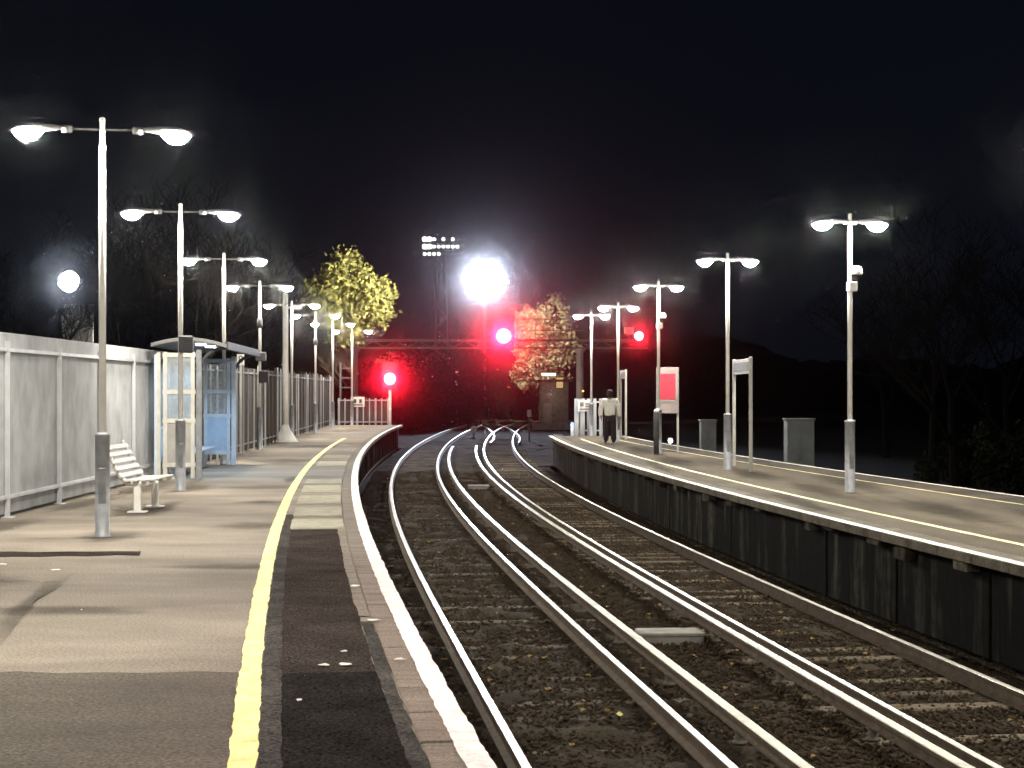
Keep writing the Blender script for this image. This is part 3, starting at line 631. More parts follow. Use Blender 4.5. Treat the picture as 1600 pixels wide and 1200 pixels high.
# curved roof
rf = MB(); prof = []
for i in range(13):
    a = i/12; x = -0.46+1.45*a; z = 2.60+0.18*math.sin(PI*(0.12+0.80*a)); prof.append((x, z))
V = []; 
for yy in (-hl-0.25, hl+0.45):
    for x, z in prof: V.append((x, yy, z))
    for x, z in reversed(prof): V.append((x, yy, z-0.07))
k = 26; fs = [(i, (i+1) % k, k+(i+1) % k, k+i) for i in range(k)]+[tuple(range(k-1,-1,-1)), tuple(range(k,2*k))]
rfo = rf.add(V, fs).obj('roof', M['roof'], shl)
MB().bbox((0.98,0.1,2.62), (0.06,2*hl+0.6,0.16), 0.012).obj('fascia', M['darkgrey'], rfo)
ca = MB(); arc = [(hw+0.05+0.50*(1-math.cos(a)), 2.06+0.52*math.sin(a)) for a in [PI/2*i/8 for i in range(9)]]
for yy in (-hl, hl): ca.tube([(x, yy, z) for x, z in arc], 0.035, 8)
ca.obj('curved_brace', M['darkgrey'], shl, True)
for i, yy in enumerate((-1.9,-0.3,1.3)):
    MB().lathe([(0.11,2.70),(0.10,2.66),(0.02,2.655)], (0.30,yy,0), 14).obj('downlight', M['lens_down'], shl)
    spot_light('shelter_light', (0.30,yy,2.60), (0.30,yy,0), 170, (0.58,0.78,1.0), 2.5, 0.6, 0.08, shl)
MB().bbox((-0.16,0.2,0.44), (0.36,5.6,0.05), 0.012).obj('seat', M['frame_blue'], shl)
for yy in (-2.2,0.2,2.6): MB().box((-0.2,yy,0.21), (0.06,0.06,0.42)).obj('seat_leg', M['frame_blue'], shl)
# small stop marker plate hanging past the shelter
mk = empty('stop_marker', at(376,562,45.0), label='small white plate reading 8 on a post behind the shelter', cat='sign'); mk.rotation_euler = (0,0,0.05)
MB().bbox((0,0,0), (0.20,0.02,0.30), 0.006).obj('plate', M['sign_white'], mk); mk_p = MB().box((0,0.03,-1.28), (0.06,0.04,2.5)).obj('post', M['cream'], mk)
cu = bpy.data.curves.new('digit', 'FONT'); cu.body = '8'; cu.size = 0.28; cu.align_x = 'CENTER'; cu.align_y = 'CENTER'; cu.extrude = 0.002
to = bpy.data.objects.new('digit', cu); COL.objects.link(to); dg = bpy.context.evaluated_depsgraph_get(); me = bpy.data.meshes.new_from_object(to.evaluated_get(dg)); bpy.data.objects.remove(to)
me.materials.clear(); dgo = link('digit', me, M['sign_ink'], mk, (0,-0.014,0)); dgo.rotation_euler = (PI/2,0,0)

# ================================================================== bench
bn = empty('platform_bench', (-5.32, 24.4, 0), heading(fence_line, 24)-0.02, 'white slatted metal bench facing the tracks in front of the steel fence', 'bench')
BL = 1.35
for i in range(5):
    zz = 0.53+i*0.098; xx = -0.26-0.055*i
    r = Euler((0, math.radians(-28), 0)).to_matrix(); MB().bbox((xx,0,zz), (0.028,BL,0.072), 0.008, rot=r).obj('back_slat', M['bench_slat'], bn)
for i in range(4):
    MB().bbox((-0.17+i*0.115,0,0.455+0.006*i), (0.085,BL,0.03), 0.008).obj('seat_slat', M['bench_slat'], bn)
for yy in (-BL/2+0.12, BL/2-0.12):
    s = MB().tube([(-0.53,yy,1.0),(-0.30,yy,0.52),(-0.20,yy,0.43),(0.05,yy,0.40),(0.26,yy,0.435)], [0.022,0.028,0.04,0.036,0.02], 8).obj('support', M['white_metal'], bn, True)
    MB().bbox((-0.04,yy,0.21), (0.10,0.09,0.40), 0.012).obj('leg', M['white_metal'], bn)
    MB().bbox((-0.04,yy,0.012), (0.26,0.20,0.024), 0.006).obj('foot_plate', M['white_metal'], bn)

# ================================================================== furniture of the island platform
b = empty('poster_board', ((1043-800)/F*47.0, 47.0, 0), -0.06, 'two-legged board with a red poster on the island platform', 'notice board')
for x in (-0.29, 0.29): MB().bbox((x,0,1.2), (0.06,0.06,2.4), 0.008).obj('post', M['panel_grey'], b)
bo = MB().bbox((0,-0.05,1.75), (0.62,0.05,1.30), 0.01).obj('board', M['poster_pale'], b)
MB().bbox((-0.02,-0.08,1.86), (0.48,0.008,0.72), 0.003).obj('poster', M['poster_red'], bo)
MB().bbox((-0.02,-0.078,1.44), (0.48,0.006,0.08), 0.002).obj('caption_strip', M['sign_grey'], bo)
d = 45.3; b = empty('marker_post', ((1025.5-800)/F*d, d, 0), label='short dark post with a white cap before the red poster board', cat='post')
MB().lathe([(0.075,0),(0.075,1.13),(0.06,1.15)], n=14).obj('shaft', M['darkgrey'], b, True); MB().lathe([(0.06,1.145),(0.075,1.17),(0.06,1.22),(0.015,1.24)], n=14).obj('cap', M['white_metal'], b, True)
def name_frame(x0, d0, x1, d1, top, label, bh):
    a = Vector(((x0-800)/F*d0, d0, 0)); c = Vector(((x1-800)/F*d1, d1, 0)); mid = (a+c)/2; L = (a-c).length
    t = empty('name_board', mid, math.atan2(a.y-c.y, a.x-c.x), label, 'sign', 'two-legged boards on the island platform')
    for s in (-1, 1): MB().bbox((s*L/2,0,top/2), (0.05,0.075,top), 0.008).obj('post', M['panel_grey'], t)
    p = MB().bbox((0,0,top-bh/2-0.03), (L-0.055,0.05,bh), 0.008).obj('board', M['sign_grey'], t)
    for yy in (-1, 1): MB().bbox((0,yy*0.03,top-bh/2-0.03), (L-0.4,0.008,bh*0.6), 0.003).obj('name_panel', M['darkgrey'], p)
    return t
name_frame(1173, 35.6, 1147, 38.6, 2.47, 'tall two-legged grey board frame behind the second island lamp post', 0.33)
name_frame(978, 59.5, 970, 62.0, 2.5, 'tall narrow two-legged frame next to the walking person', 0.3)
# equipment cabinets beyond the island platform
for (px, w, py, d, lab) in ((1248.5, 0.76, 655, 46.0, 'large grey equipment cabinet beyond the island platform edge'), (1106, 0.50, 657, 55.0, 'smaller grey equipment cabinet between the poster board and name board frame')):
    p = at(px, py, d); hgt = p.z+1.42; t = empty('equipment_cabinet', (p.x, d, -1.42), label=lab, cat='cabinet')
    MB().bbox((0,0,hgt/2), (w,0.55,hgt), 0.02).obj('body', M['cabinet'], t)
    MB().bbox((0,0,hgt+0.0), (w+0.06,0.62,0.05), 0.012).obj('lid', M['cabinet'], t)
    for s in (-1, 1):
        dr = MB().bbox((s*w/4,-0.285,hgt/2), (w/2-0.02,0.03,hgt-0.12), 0.006).obj('door', M['cabinet'], t); MB().box((s*0.05,-0.315,hgt*0.55), (0.02,0.03,0.12)).obj('handle', M['darkgrey'], dr)
# small bright lamp low beyond the platform
p = at(1047.5, 688.5, 66); t = empty('ground_lamp', (p.x, p.y, -1.42), label='small round white lamp low beyond the poster board legs', cat='lamp')
MB().lathe([(0.06,0),(0.04,0.02),(0.04,p.z+1.42-0.1)], n=10).obj('stem', M['darkgrey'], t); MB().lathe([(0.01,-0.10),(0.07,-0.08),(0.10,0),(0.07,0.08),(0.01,0.10)], (0,0,p.z+1.42), 14).obj('globe', M['lens_small'], t, True)
# end gate of the island platform
ig = empty('end_gate', ((919-800)/F*64.2, 64.2, 0), label='pale slatted gate closing the end of the island platform', cat='gate')
for i in range(5): MB().box((-0.45+i*0.235,0,0.72), (0.17 if i < 2 else 0.13,0.05,1.44)).obj('slat', M['galv_dull'], ig)
for z in (0.2, 1.3): MB().box((0.02,0.045,z), (1.1,0.04,0.06)).obj('rail', M['galv'], ig)
ws = empty('warning_sign', at(914,634,64.0), label='white warning sign on the island platform end gate', cat='sign')
MB().bbox((0,-0.03,0), (0.56,0.02,0.44), 0.006).obj('board', M['sign_white'], ws)
for (x, z, w_, h_) in ((-0.12,0.06,0.14,0.16),(0.10,0.08,0.20,0.05),(0.10,-0.02,0.20,0.04),(0,-0.13,0.42,0.05)): MB().box((x,-0.045,z), (w_,0.01,h_)).obj('mark', M['sign_grey'], ws)
p = at(884, 668, 63.6); bl = empty('blue_lamp', (p.x+0.25, 63.7, 0), label='small blue lamp on a short bollard at the island platform tip', cat='lamp')
MB().lathe([(0.07,0),(0.06,0.02),(0.06,0.42)], n=12).obj('bollard', M['panel_grey'], bl, True); MB().lathe([(0.06,0.42),(0.062,0.50),(0.03,0.53)], n=12).obj('lens', M['lens_blue'], bl, True)
point_light('blue_light', (-0.14,-0.22,0.46), 9, (0.18,0.42,1.0), 0.05, bl)

# ================================================================== signal gantry and signals
GD = 92.0
gx0 = at(548,540,GD).x; gx1 = at(1012,540,GD).x; gz = at(0,538,GD).z
gt = empty('signal_gantry', at(906,0,GD), label='steel signal gantry spanning the tracks beyond the platforms', cat='gantry'); gt.location.z = -1.42
def G(o): return fixp(o)
for z in (gz-0.20, gz+0.20): G(MB().box(((gx0+gx1)/2, GD, z), (gx1-gx0, 0.5, 0.09)).obj('beam_chord', M['steel_dark'], gt))
n = 26
for i in range(n):
    xa = gx0+(gx1-gx0)*i/n; xb = gx0+(gx1-gx0)*(i+1)/n
    G(MB().tube([(xa,GD-0.22,gz-0.17 if i % 2 else gz+0.17),(xb,GD-0.22,gz+0.17 if i % 2 else gz-0.17)], 0.03, 6).obj('brace', M['steel_dark'], gt))
G(MB().box(((gx0+gx1)/2, GD, gz+0.26), (gx1-gx0, 0.9, 0.03)).obj('walkway', M['steel_dark'], gt))
for z in (gz+0.75, gz+1.38): G(MB().tube([(gx0+8.2,GD-0.42,z),(gx1-3.5,GD-0.42,z)], 0.022, 6).obj('handrail', M['steel_dark'], gt))
x = gx0+8.2
while x < gx1-3.4:
    G(MB().tube([(x,GD-0.42,gz+0.2),(x,GD-0.42,gz+1.4)], 0.022, 6).obj('handrail_post', M['steel_dark'], gt)); x += 1.0
for cx in (at(906,0,GD).x, gx0+0.2):
    G(MB().lathe([(0.34,-1.42),(0.34,-1.36),(0.21,-1.34),(0.20,gz-0.5),(0.34,gz-0.26),(0.34,gz-0.245)], (cx,GD,0), 16).obj('column', M['column_steel'] if cx > 0 else M['steel_dark'], gt, True))
amb = at(911,611,GD-0.4); G(MB().lathe([(0.01,0.05),(0.06,0.02),(0.06,-0.02),(0.01,-0.05)], amb, 10).obj('amber_lamp', M['lens_amber'], gt))
def signal(px, py, d, label, power, lens_r, arm=None, post=False, spread=0.125, aim=0.6):
    p = at(px, py, d); t = empty('colour_light_signal', (p.x, d, p.z), label=label, cat='signal', group='red railway signals')
    hd = MB().bbox((0,0.16,0.10), (lens_r*2.5,0.22,lens_r*2+0.75), 0.03).obj('head', M['black'], t)
    MB().bbox((0,0.29,0.10), (lens_r*3.1,0.03,lens_r*2+1.05), 0.01).obj('backplate', M['black'], t)
    MB().lathe([(0.01,0.10),(lens_r*0.7,0.07),(lens_r,0.0),(lens_r*1.0,-0.05)], (0,0.03,0), 20, axis='Y').obj('lens', M['lens_red'], hd, True)
    hv = MB(); R1 = lens_r+0.03; m_ = 12; V = []
    for i in range(m_+1):
        a = PI*(0.02+0.96*i/m_)
        for (r_, y_) in ((R1,0.05),(R1,-0.28),(R1+0.02,-0.28),(R1+0.02,0.05)): V.append((r_*math.cos(a), y_, r_*math.sin(a)))
    hv.add(V, [(i*4+k, i*4+(k+1) % 4, i*4+4+(k+1) % 4, i*4+4+k) for i in range(m_) for k in range(4)]).obj('hood', M['black'], hd, True)
    if post:
        MB().lathe([(0.09,-1.42-p.z),(0.08,-1.3-p.z),(0.075,-0.2)], (0,0.2,0), 12).obj('post', M['column_steel'], t, True)
        MB().bbox((0,0.1,-p.z-0.35), (0.3,0.25,0.4), 0.02).obj('junction_box', M['panel_grey'], t)
    if arm is not None: MB().tube([(0,0.22,arm[1]-p.z),(0,0.22,0.1)], 0.05, 8).obj('hanger', M['steel_dark'], t)
    spot_light('signal_light', (0,-0.12,0), (aim-p.x,-d,CZ+1.6-p.z), power, (1.0,0.008,0.03), spread, 1.0, 0.10, t)
    return t
signal(787, 525, GD-0.7, 'large red signal light on the gantry right over the tracks', 120000, 0.36, arm=(0, gz))
signal(609, 592, 86.5, 'red signal light on a post at the left platform end', 34000, 0.27, post=True, spread=0.125, aim=0.8)
signal(998.5, 525, GD-0.7, 'smaller red signal light at the right end of the gantry', 7500, 0.22, arm=(0, gz))
b = at(983, 512, GD-0.6); t = empty('route_indicator', (b.x, b.y, gz+0.28), label='small grey box standing on the gantry beside its smaller red signal', cat='box')
MB().bbox((0,0,0.45), (0.5,0.3,0.36), 0.02).obj('case', M['panel_grey'], t); MB().box((0,0,0.13), (0.08,0.08,0.28)).obj('stem', M['steel_dark'], t)

# ground signals and discs along the far tracks
def disc(px, py, d, r, label, m='panel_grey'):
    p = at(px, py, d); t = empty('ground_disc', (p.x, d, -1.19), label=label, cat='signal')
    MB().lathe([(0.01,0.03),(r*0.97,0.03),(r,0.0),(r*0.97,-0.03),(0.01,-0.03)], (0,0,p.z+1.19), 20, axis='Y').obj('disc', M[m], t)
    MB().box((0,0.06,(p.z+1.19)/2), (0.10,0.06,p.z+1.19)).obj('stem', M['darkgrey'], t); return t
disc(740, 671, 103, 0.22, 'round grey ground disc between the far rails of the left track')
disc(757, 659, 132, 0.22, 'round grey ground disc farthest along the rails')
for (px, py, d, lab, w_) in ((872,671,88,'low pale ground signal in front of the island platform tip',0.50),):
    p = at(px, py, d); t = empty('ground_signal', (p.x, d, -1.25), label=lab, cat='signal')
    MB().bbox((0,0,0.34), (0.34,0.3,0.5), 0.03).obj('body', M['darkgrey'], t); MB().bbox((0,-0.02,0.62), (w_,0.34,0.12), 0.03).obj('hood', M['panel_grey'], t)
    MB().bbox((0,-0.02,0.12), (w_*0.9,0.36,0.22), 0.03).obj('base', M['panel_grey'], t)
p = at(827, 646, 96); t = empty('position_signal', (p.x, p.y, -1.25), label='thin post signal with pinkish face between right track and platform tip', cat='signal')
MB().tube([(0,0,0),(0,0,p.z+1.25)], 0.05, 8).obj('post', M['darkgrey'], t); MB().bbox((0,-0.05,p.z+1.25), (0.26,0.15,0.42), 0.03).obj('face', M['poster_pale'], t)
p = at(714, 582, 140); t = empty('far_signal', (p.x, p.y, -1.42), label='tiny pale pink signal light far down the line', cat='signal')
MB().tube([(0,0.1,0),(0,0.1,p.z+1.42)], 0.06, 8).obj('post', M['black'], t); MB().lathe([(0.01,0.05),(0.13,0.02),(0.13,-0.02)], (0,-0.06,p.z+1.42), 12, axis='Y').obj('lens', M['lens_pink'], t); MB().bbox((0,0.1,p.z+1.42), (0.4,0.2,0.6), 0.03).obj('head', M['black'], t)

# concrete boxes between the tracks
def cbox(px, py, w_, dp, h_, label, rz):
    p = on(px, py, -1.18); t = empty('cable_chamber', (p.x, p.y, -1.20), rz, label, 'concrete box')
    MB().bbox((0,0,h_/2), (w_,dp,h_), 0.015).obj('box', M['concrete'], t); MB().bbox((0,0,h_+0.012), (w_+0.03,dp+0.03,0.045), 0.01).obj('lid', M['concrete'], t)
cbox(1047, 1003, 0.74, 0.42, 0.12, 'pale concrete cable box lying between the two conductor rails', 0.06)
cbox(748, 764, 0.62, 0.5, 0.10, 'smaller concrete cable box lying farther along between the tracks', 0.05)

# ================================================================== fallen leaves
def leaf_mesh(s):
    n = 10; V = []
    for i in range(n):
        a = 2*PI*i/n; r = s*(1.0 if i % 2 == 0 else 0.62)*random.uniform(0.8,1.1); V.append((r*math.cos(a), r*0.8*math.sin(a), 0.25*s*math.sin(2*a)+random.uniform(0,0.1)*s))
    return V+[(0,0,0.1*s)], [(i,(i+1) % n,n) for i in range(n)]
lv = MB()
for i in range(260):
    y = 10.5+34*random.random()**1.7; x = off(rail_line, y, random.uniform(-0.5, 6.0)); v, f = leaf_mesh(random.uniform(0.025,0.06)); a = random.uniform(0,6.28); ca_, sa_ = math.cos(a), math.sin(a)
    lv.add([(x[0]+p[0]*ca_-p[1]*sa_, x[1]+p[0]*sa_+p[1]*ca_, -1.145+p[2]) for p in v], f)
tag(lv.obj('fallen_leaves', M['fallen']), 'scattered brown autumn leaves lying among the ballast', 'leaves', kind='stuff')
p = on(963, 1117, -1.14); v, f = leaf_mesh(0.075); lf = MB().add(v, f).obj('fallen_leaf', M['fallen_yellow'], loc=(p.x, p.y, -1.135)); tag(lf, 'single bright yellow fallen leaf between the rails of the left track', 'leaf')

# ================================================================== person walking on the island platform
def skin(name, verts, edges, radii, material, parent, root=0, sub=2):
    me = bpy.data.meshes.new(name); me.from_pydata(verts, edges, []); o = link(name, me, material, parent)
    md = o.modifiers.new('skin', 'SKIN'); sv = me.skin_vertices[0].data
    for i, r in enumerate(radii): sv[i].radius = r if isinstance(r, tuple) else (r, r); sv[i].use_root = (i == root)
    md.use_smooth_shade = True; s = o.modifiers.new('sub', 'SUBSURF'); s.levels = sub; s.render_levels = sub
    return o
pd = 55.6; pe = empty('person', ((953-800)/F*pd, pd, 0), 0.10, 'person walking on the island platform in white jacket and black trousers', 'person')
# joints: pelvis, spine, chest, neck, head, head top, arms (s = side), legs
PV = [(0,0,0.95),(0,0,1.12),(0,-0.01,1.36),(0,0,1.50),(0,0.015,1.60),(0,0.02,1.70)]
PR = [(0.13,0.10),(0.125,0.095),(0.15,0.105),0.05,(0.075,0.09),(0.06,0.07)]
PE = [(0,1),(1,2),(2,3),(3,4),(4,5)]
def chain(pts, rr, start):
    a = start
    for q, r in zip(pts, rr): PV.append(q); PR.append(r); PE.append((a, len(PV)-1)); a = len(PV)-1
    return a
for s in (-1, 1):
    sw = 0.10*s
    w_ = chain([(s*0.19,0,1.40),(s*0.30,-0.02-sw*0.3,1.14),(s*0.325,-0.05+sw,0.90),(s*0.325,-0.05+sw*1.2,0.83)], [0.06,0.045,0.033,(0.04,0.022)], 2)
    bx, by, bz = PV[w_]
    for k, ln in enumerate((0.075,0.085,0.08,0.065)):
        fy = by-0.03+0.02*k; chain([(bx-s*0.004,fy,bz-0.03),(bx-s*0.012,fy-0.004,bz-0.03-ln*0.55),(bx-s*0.028,fy-0.008,bz-0.03-ln)], [0.009,0.0085,0.0075], w_)
    chain([(bx-s*0.01,by-0.045,bz-0.005),(bx-s*0.02,by-0.06,bz-0.045)], [0.010,0.008], w_)
    st = 0.16*s
    chain([(s*0.09,0,0.88),(s*0.10,-st*0.35,0.50),(s*0.10,-st+0.05*(s < 0),0.09),(s*0.10,-st+0.12,0.045)], [0.085,0.06,0.042,0.04], 0)
skin('body', PV, PE, PR, M['skin'], pe)
JV = [(0,0,0.82),(0,0,1.10),(0,-0.01,1.36),(0,0,1.47),(-0.20,0,1.40),(-0.31,0.01,1.14),(-0.335,-0.14,0.86),(0.20,0,1.40),(0.31,-0.05,1.14),(0.335,0.05,0.86)]
skin('jacket', JV, [(0,1),(1,2),(2,3),(2,4),(4,5),(5,6),(2,7),(7,8),(8,9)], [(0.21,0.16),(0.21,0.155),(0.215,0.16),(0.11,0.10),0.105,0.092,0.075,0.105,0.092,0.075], M['jacket'], pe)
TV = [(0,0,1.02),(0,0,0.88)]; TE = [(0,1)]; TR = [(0.15,0.115),(0.15,0.115)]
for s in (-1, 1):
    st = 0.16*s; a = len(TV); TV += [(s*0.10,-st*0.12,0.76),(s*0.105,-st*0.35,0.50),(s*0.105,-st+0.05*(s < 0),0.045)]; TR += [0.12,0.105,0.095]; TE += [(1,a),(a,a+1),(a+1,a+2)]
skin('trousers', TV, TE, TR, M['trousers'], pe)
for s in (-1, 1):
    st = 0.16*s; y = -st+0.05*(s < 0); MB().tube([(s*0.105,y-0.06,0.05),(s*0.105,y,0.055),(s*0.105,y+0.12,0.045),(s*0.105,y+0.20,0.035)], [0.035,0.05,0.048,0.025], 10, flat=0.8).obj('shoe', M['black'], pe, True)
MB().lathe([(0.02,1.80),(0.07,1.785),(0.098,1.74),(0.105,1.68),(0.10,1.62),(0.085,1.56),(0.06,1.54)], (0,-0.005,-0.02), 16, sy=1.1).obj('hair', M['hair'], pe, True)
for s in (-1, 1): MB().lathe([(0.005,-0.03),(0.02,-0.02),(0.022,0.01),(0.005,0.035)], (s*0.098,0.03,1.62), 8, sx=0.6).obj('ear', M['skin'], pe, True)
MB().tube([(0,0.105,1.64),(0,0.135,1.595),(0,0.11,1.585)], [0.010,0.018,0.010], 8).obj('nose', M['skin'], pe, True)
for s in (-1, 1): MB().lathe([(0.003,-0.010),(0.013,0),(0.003,0.010)], (s*0.035,0.098,1.64), 8).obj('eye', M['black'], pe, True)
MB().box((0,0.106,1.555), (0.05,0.012,0.010)).obj('mouth', M['skin'], pe)

# ================================================================== trees
def branch_mesh(seed, height, levels=5, spread=0.55, r0=0.16):
    R = random.Random(seed); mb = MB()
    def grow(p, dr, L, r, lv):
        pts = [p]; rr = [r]; q = p.copy(); dd = dr.copy(); n = 4 if lv > 1 else 3
        for i in range(n):
            dd = (dd+Vector((R.uniform(-.2,.2), R.uniform(-.2,.2), R.uniform(-.04,.16)))*(0.55 if lv < levels else 0.3)).normalized(); q = q+dd*L/n; pts.append(q.copy()); rr.append(r*(1-0.55*(i+1)/n))
        mb.tube(pts, rr, 7 if lv == levels else (5 if lv > levels-2 else 3), cap=False)
        if lv == 0: return
        k = R.choice((3,4,4,5)) if lv > 1 else R.choice((3,4))
        for i in range(k):
            t_ = R.uniform(0.35,1.0) if i else 1.0; j = min(n-1, int(t_*n)); pos = pts[j].lerp(pts[j+1], t_*n-j) if j < n and t_ < 1 else pts[-1]
            ax = Vector((R.uniform(-1,1), R.uniform(-1,1), R.uniform(-0.15,0.75))).normalized(); nd = (dd*(1-spread)+ax*spread*1.25).normalized()
            grow(pos, nd, L*R.uniform(0.55,0.78), max(0.009, rr[min(j+1,n)]*R.uniform(0.6,0.85)), lv-1)
    grow(Vector((0,0,-0.2)), Vector((R.uniform(-.08,.08), R.uniform(-.08,.08), 1)), height*0.36, r0, levels)
    return mb.mesh('branches')
bare = [branch_mesh(3, 9, 5), branch_mesh(11, 8, 5, 0.6), branch_mesh(23, 10, 5, 0.5)]
for m_ in bare: m_.materials.append(M['bark_dark'])
def leaf_cloud(name, seed, c, rad, clumps, per, size, material, parent, squash=1.0, lobes=None):
    r = np.random.default_rng(seed); c = np.array(c); rad = np.array(rad)
    u = r.normal(size=(clumps,3)); u /= np.linalg.norm(u,axis=1)[:,None]; rr = r.random(clumps)**0.45
    cc = u*rr[:,None]*rad*(1+0.22*np.sin(u[:,:1]*5+seed)*np.cos(u[:,2:]*4))+c
    P = np.repeat(cc,per,0)+r.normal(size=(clumps*per,3))*(rad.mean()*0.105)
    n = len(P); s = r.uniform(0.55,1.2,n)[:,None]*size
    a = r.normal(size=(n,3)); a /= np.linalg.norm(a,axis=1)[:,None]; b = np.cross(a, r.normal(size=(n,3))); b /= np.linalg.norm(b,axis=1)[:,None]
    V = np.stack([P-a*s, P-b*s*0.5, P+a*s, P+b*s*0.5],1).reshape(-1,3); Fq = np.arange(4*n).reshape(-1,4)
    return link(name, fastmesh(name, V, Fq), material, parent)
def leafy(name, loc, h, crown_c, crown_r, clumps, per, size, m, seed, label, cat='tree', group=None, trunk_h=None):
    t = empty(name, loc, label=label, cat=cat, group=group); me = branch_mesh(seed, h, 4, 0.5, 0.14+h*0.012); me.materials.append(M['bark']); link('trunk', me, None, t)
    leaf_cloud('crown', seed, crown_c, crown_r, clumps, per, size, m, t); return t
TD = 160.0
leafy('leafy_tree', (at(545,0,TD).x, TD, -1.4), 11, (0.0,0,11.9), (4.3,3.4,3.9), 340, 46, 0.28, M['leaf_yellow'], 5, 'rounded yellow green tree lit by the floodlight behind the left lamps')
leafy('leafy_tree', (at(846,0,159).x, 159, -1.4), 8, (0,0,6.9), (2.8,2.5,4.7), 230, 44, 0.22, M['leaf_pale'], 9, 'tall pale brown leafed tree lit behind the gantry column')
# pale hedge seen low under the gantry
def shrub(px, d, z, rx, rz, m, seed, label, group=None, size=0.16, clumps=90, per=34, base=-1.42):
    t = empty('shrub', (at(px,0,d).x, d, base), label=label, cat='shrub', group=group)
    mb = MB(); R = random.Random(seed)
    for i in range(7): mb.tube([(R.uniform(-.2,.2),R.uniform(-.2,.2),0),(R.uniform(-.5,.5)*rx,R.uniform(-.4,.4)*rx,(z-base)*0.6),(R.uniform(-.8,.8)*rx,R.uniform(-.6,.6)*rx,(z-base)*0.95)], [0.05,0.035,0.012], 5, cap=False)
    mb.obj('stems', M['bark_dark'], t); leaf_cloud('foliage', seed, (0,0,z-base), (rx,rx*0.8,rz), clumps, per, size, m, t); return t
shrub(632, 158, 4.0, 2.6, 1.5, M['leaf_pale'], 31, 'pale floodlit shrub seen under the gantry above the left red signal')
shrub(668, 160, 4.2, 1.8, 1.3, M['leaf_pale'], 32, 'small pale floodlit shrub beside the bare trees above the left signal')
GB = 'dark shrubs massed at the end of the line'
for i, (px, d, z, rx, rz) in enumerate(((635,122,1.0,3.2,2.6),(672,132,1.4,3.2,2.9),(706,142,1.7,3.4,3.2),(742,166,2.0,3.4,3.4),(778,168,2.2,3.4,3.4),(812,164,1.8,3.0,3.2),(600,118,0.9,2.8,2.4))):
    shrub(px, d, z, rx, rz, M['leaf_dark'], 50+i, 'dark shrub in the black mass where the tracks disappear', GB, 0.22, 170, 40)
GT = 'bare trees standing black against the night'
def bare_tree(px, d, sc, k, rz, label, group=GT, base=-1.4):
    t = empty('bare_tree', (at(px,0,d).x, d, base), rz, label, 'tree', group); o = link('trunk', bare[k], None, t); o.scale = (sc,)*3; return t
for (px, d, sc, k, rz) in ((665,150,1.05,0,0.3),(700,146,1.1,1,1.2),(720,160,1.15,2,2.2),(640,140,0.95,1,4.0),(752,172,1.1,0,5.0)):
    bare_tree(px, d, sc, k, rz, {665:'bare tree left of the lattice floodlight mast foot', 700:'bare tree in front of the lattice floodlight mast', 720:'bare tree between lattice mast and dazzling floodlight', 640:'bare tree above the red signal at the left platform end', 752:'bare tree right below the dazzling floodlight'}[px])
for (px, d, sc, k, rz) in ((-60,33,0.75,0,0.5),(15,40,0.72,1,1.9),(78,46,0.78,2,3.1),(180,37,0.78,0,4.2),(235,44,0.85,1,0.4),(300,50,0.95,2,5.2),(365,58,0.95,0,2.8),(430,70,1.0,1,1.1),(130,52,0.85,1,5.8),(210,56,1.0,2,2.0)):
    bare_tree(px, d, sc, k, rz, {-60:'bare dark tree behind the fence before the hoarding, nearest end', 15:'bare dark tree behind the fence left of the white floodlight', 78:'bare dark tree whose branches cross the white floodlight', 180:'bare dark tree behind the lamp post by the bench', 235:'bare dark tree behind the fence between bench and shelter', 300:'bare dark tree behind the near end of the shelter', 365:'bare dark tree behind the far end of the shelter', 430:'bare dark tree behind the plain mast with flared foot', 130:'bare dark tree just behind the pale hoarding', 210:'tall bare dark tree farther back behind the bench'}[px], 'bare trees behind the left fence', 0.0)
for (px, d, sc, k, rz) in ((1455,56,1.1,2,0.9),(1492,52,1.1,1,2.5),(1575,60,1.2,0,4.4),(1385,78,1.2,1,3.3)):
    bare_tree(px, d, sc, k, rz, {1455:'bare dark tree beyond the island platform, next past the large cabinet', 1492:'bare dark tree with trunk rising from the shrubs beyond the island platform', 1575:'spreading bare dark tree farthest from the large cabinet', 1385:'far bare dark tree behind the dome camera lamp post'}[px], 'bare trees beyond the island platform')
for (px, d, z, rx, rz, sd) in ((1590,49,-0.3,1.5,1.2,71),(1500,56,-0.8,1.8,0.9,72)):
    shrub(px, d, z, rx, rz, M['leaf_dark'], sd, 'low dark shrub under the bare trees beyond the island platform', 'shrubs beyond the island platform', 0.10, 110, 36)

# ================================================================== floodlights and far buildings
def floodlight(px, py, d, r, label, base):
    p = at(px, py, d); t = empty('floodlight_mast', (p.x, d, base), label=label, cat='floodlight'); z = p.z-base
    MB().lathe([(0.22,0),(0.20,0.05),(0.13,0.4),(0.10,z-0.2),(0.02,z-0.15)], (0,0.35,0), 12).obj('mast', M['darkgrey'], t, True)
    h = MB().lathe([(r*0.35,-0.45),(r*0.6,-0.40),(r*0.95,-0.12),(r*1.04,0.0),(r*1.04,0.04)], (0,0.0,z), 28, axis='Y').obj('reflector', M['darkgrey'], t, True)
    MB().lathe([(r*0.99,0.045),(r*0.8,0.10),(r*0.4,0.14),(0.01,0.15)], (0,0,z), 28, axis='Y').obj('lens', M['lens_flood'], h, True)
    return t, p
fl, fp = floodlight(757, 438, 150, 1.4, 'huge dazzling white floodlight high over the far tracks', -1.4)
lz = fp.z+1.4
spot_light('flood_glow', (0,-0.35,lz), (-fp.x,-150,CZ-1.4-fp.z+lz-8), 90000, (0.74,0.83,1.0), 0.6, 1.0, 0.4, fl)
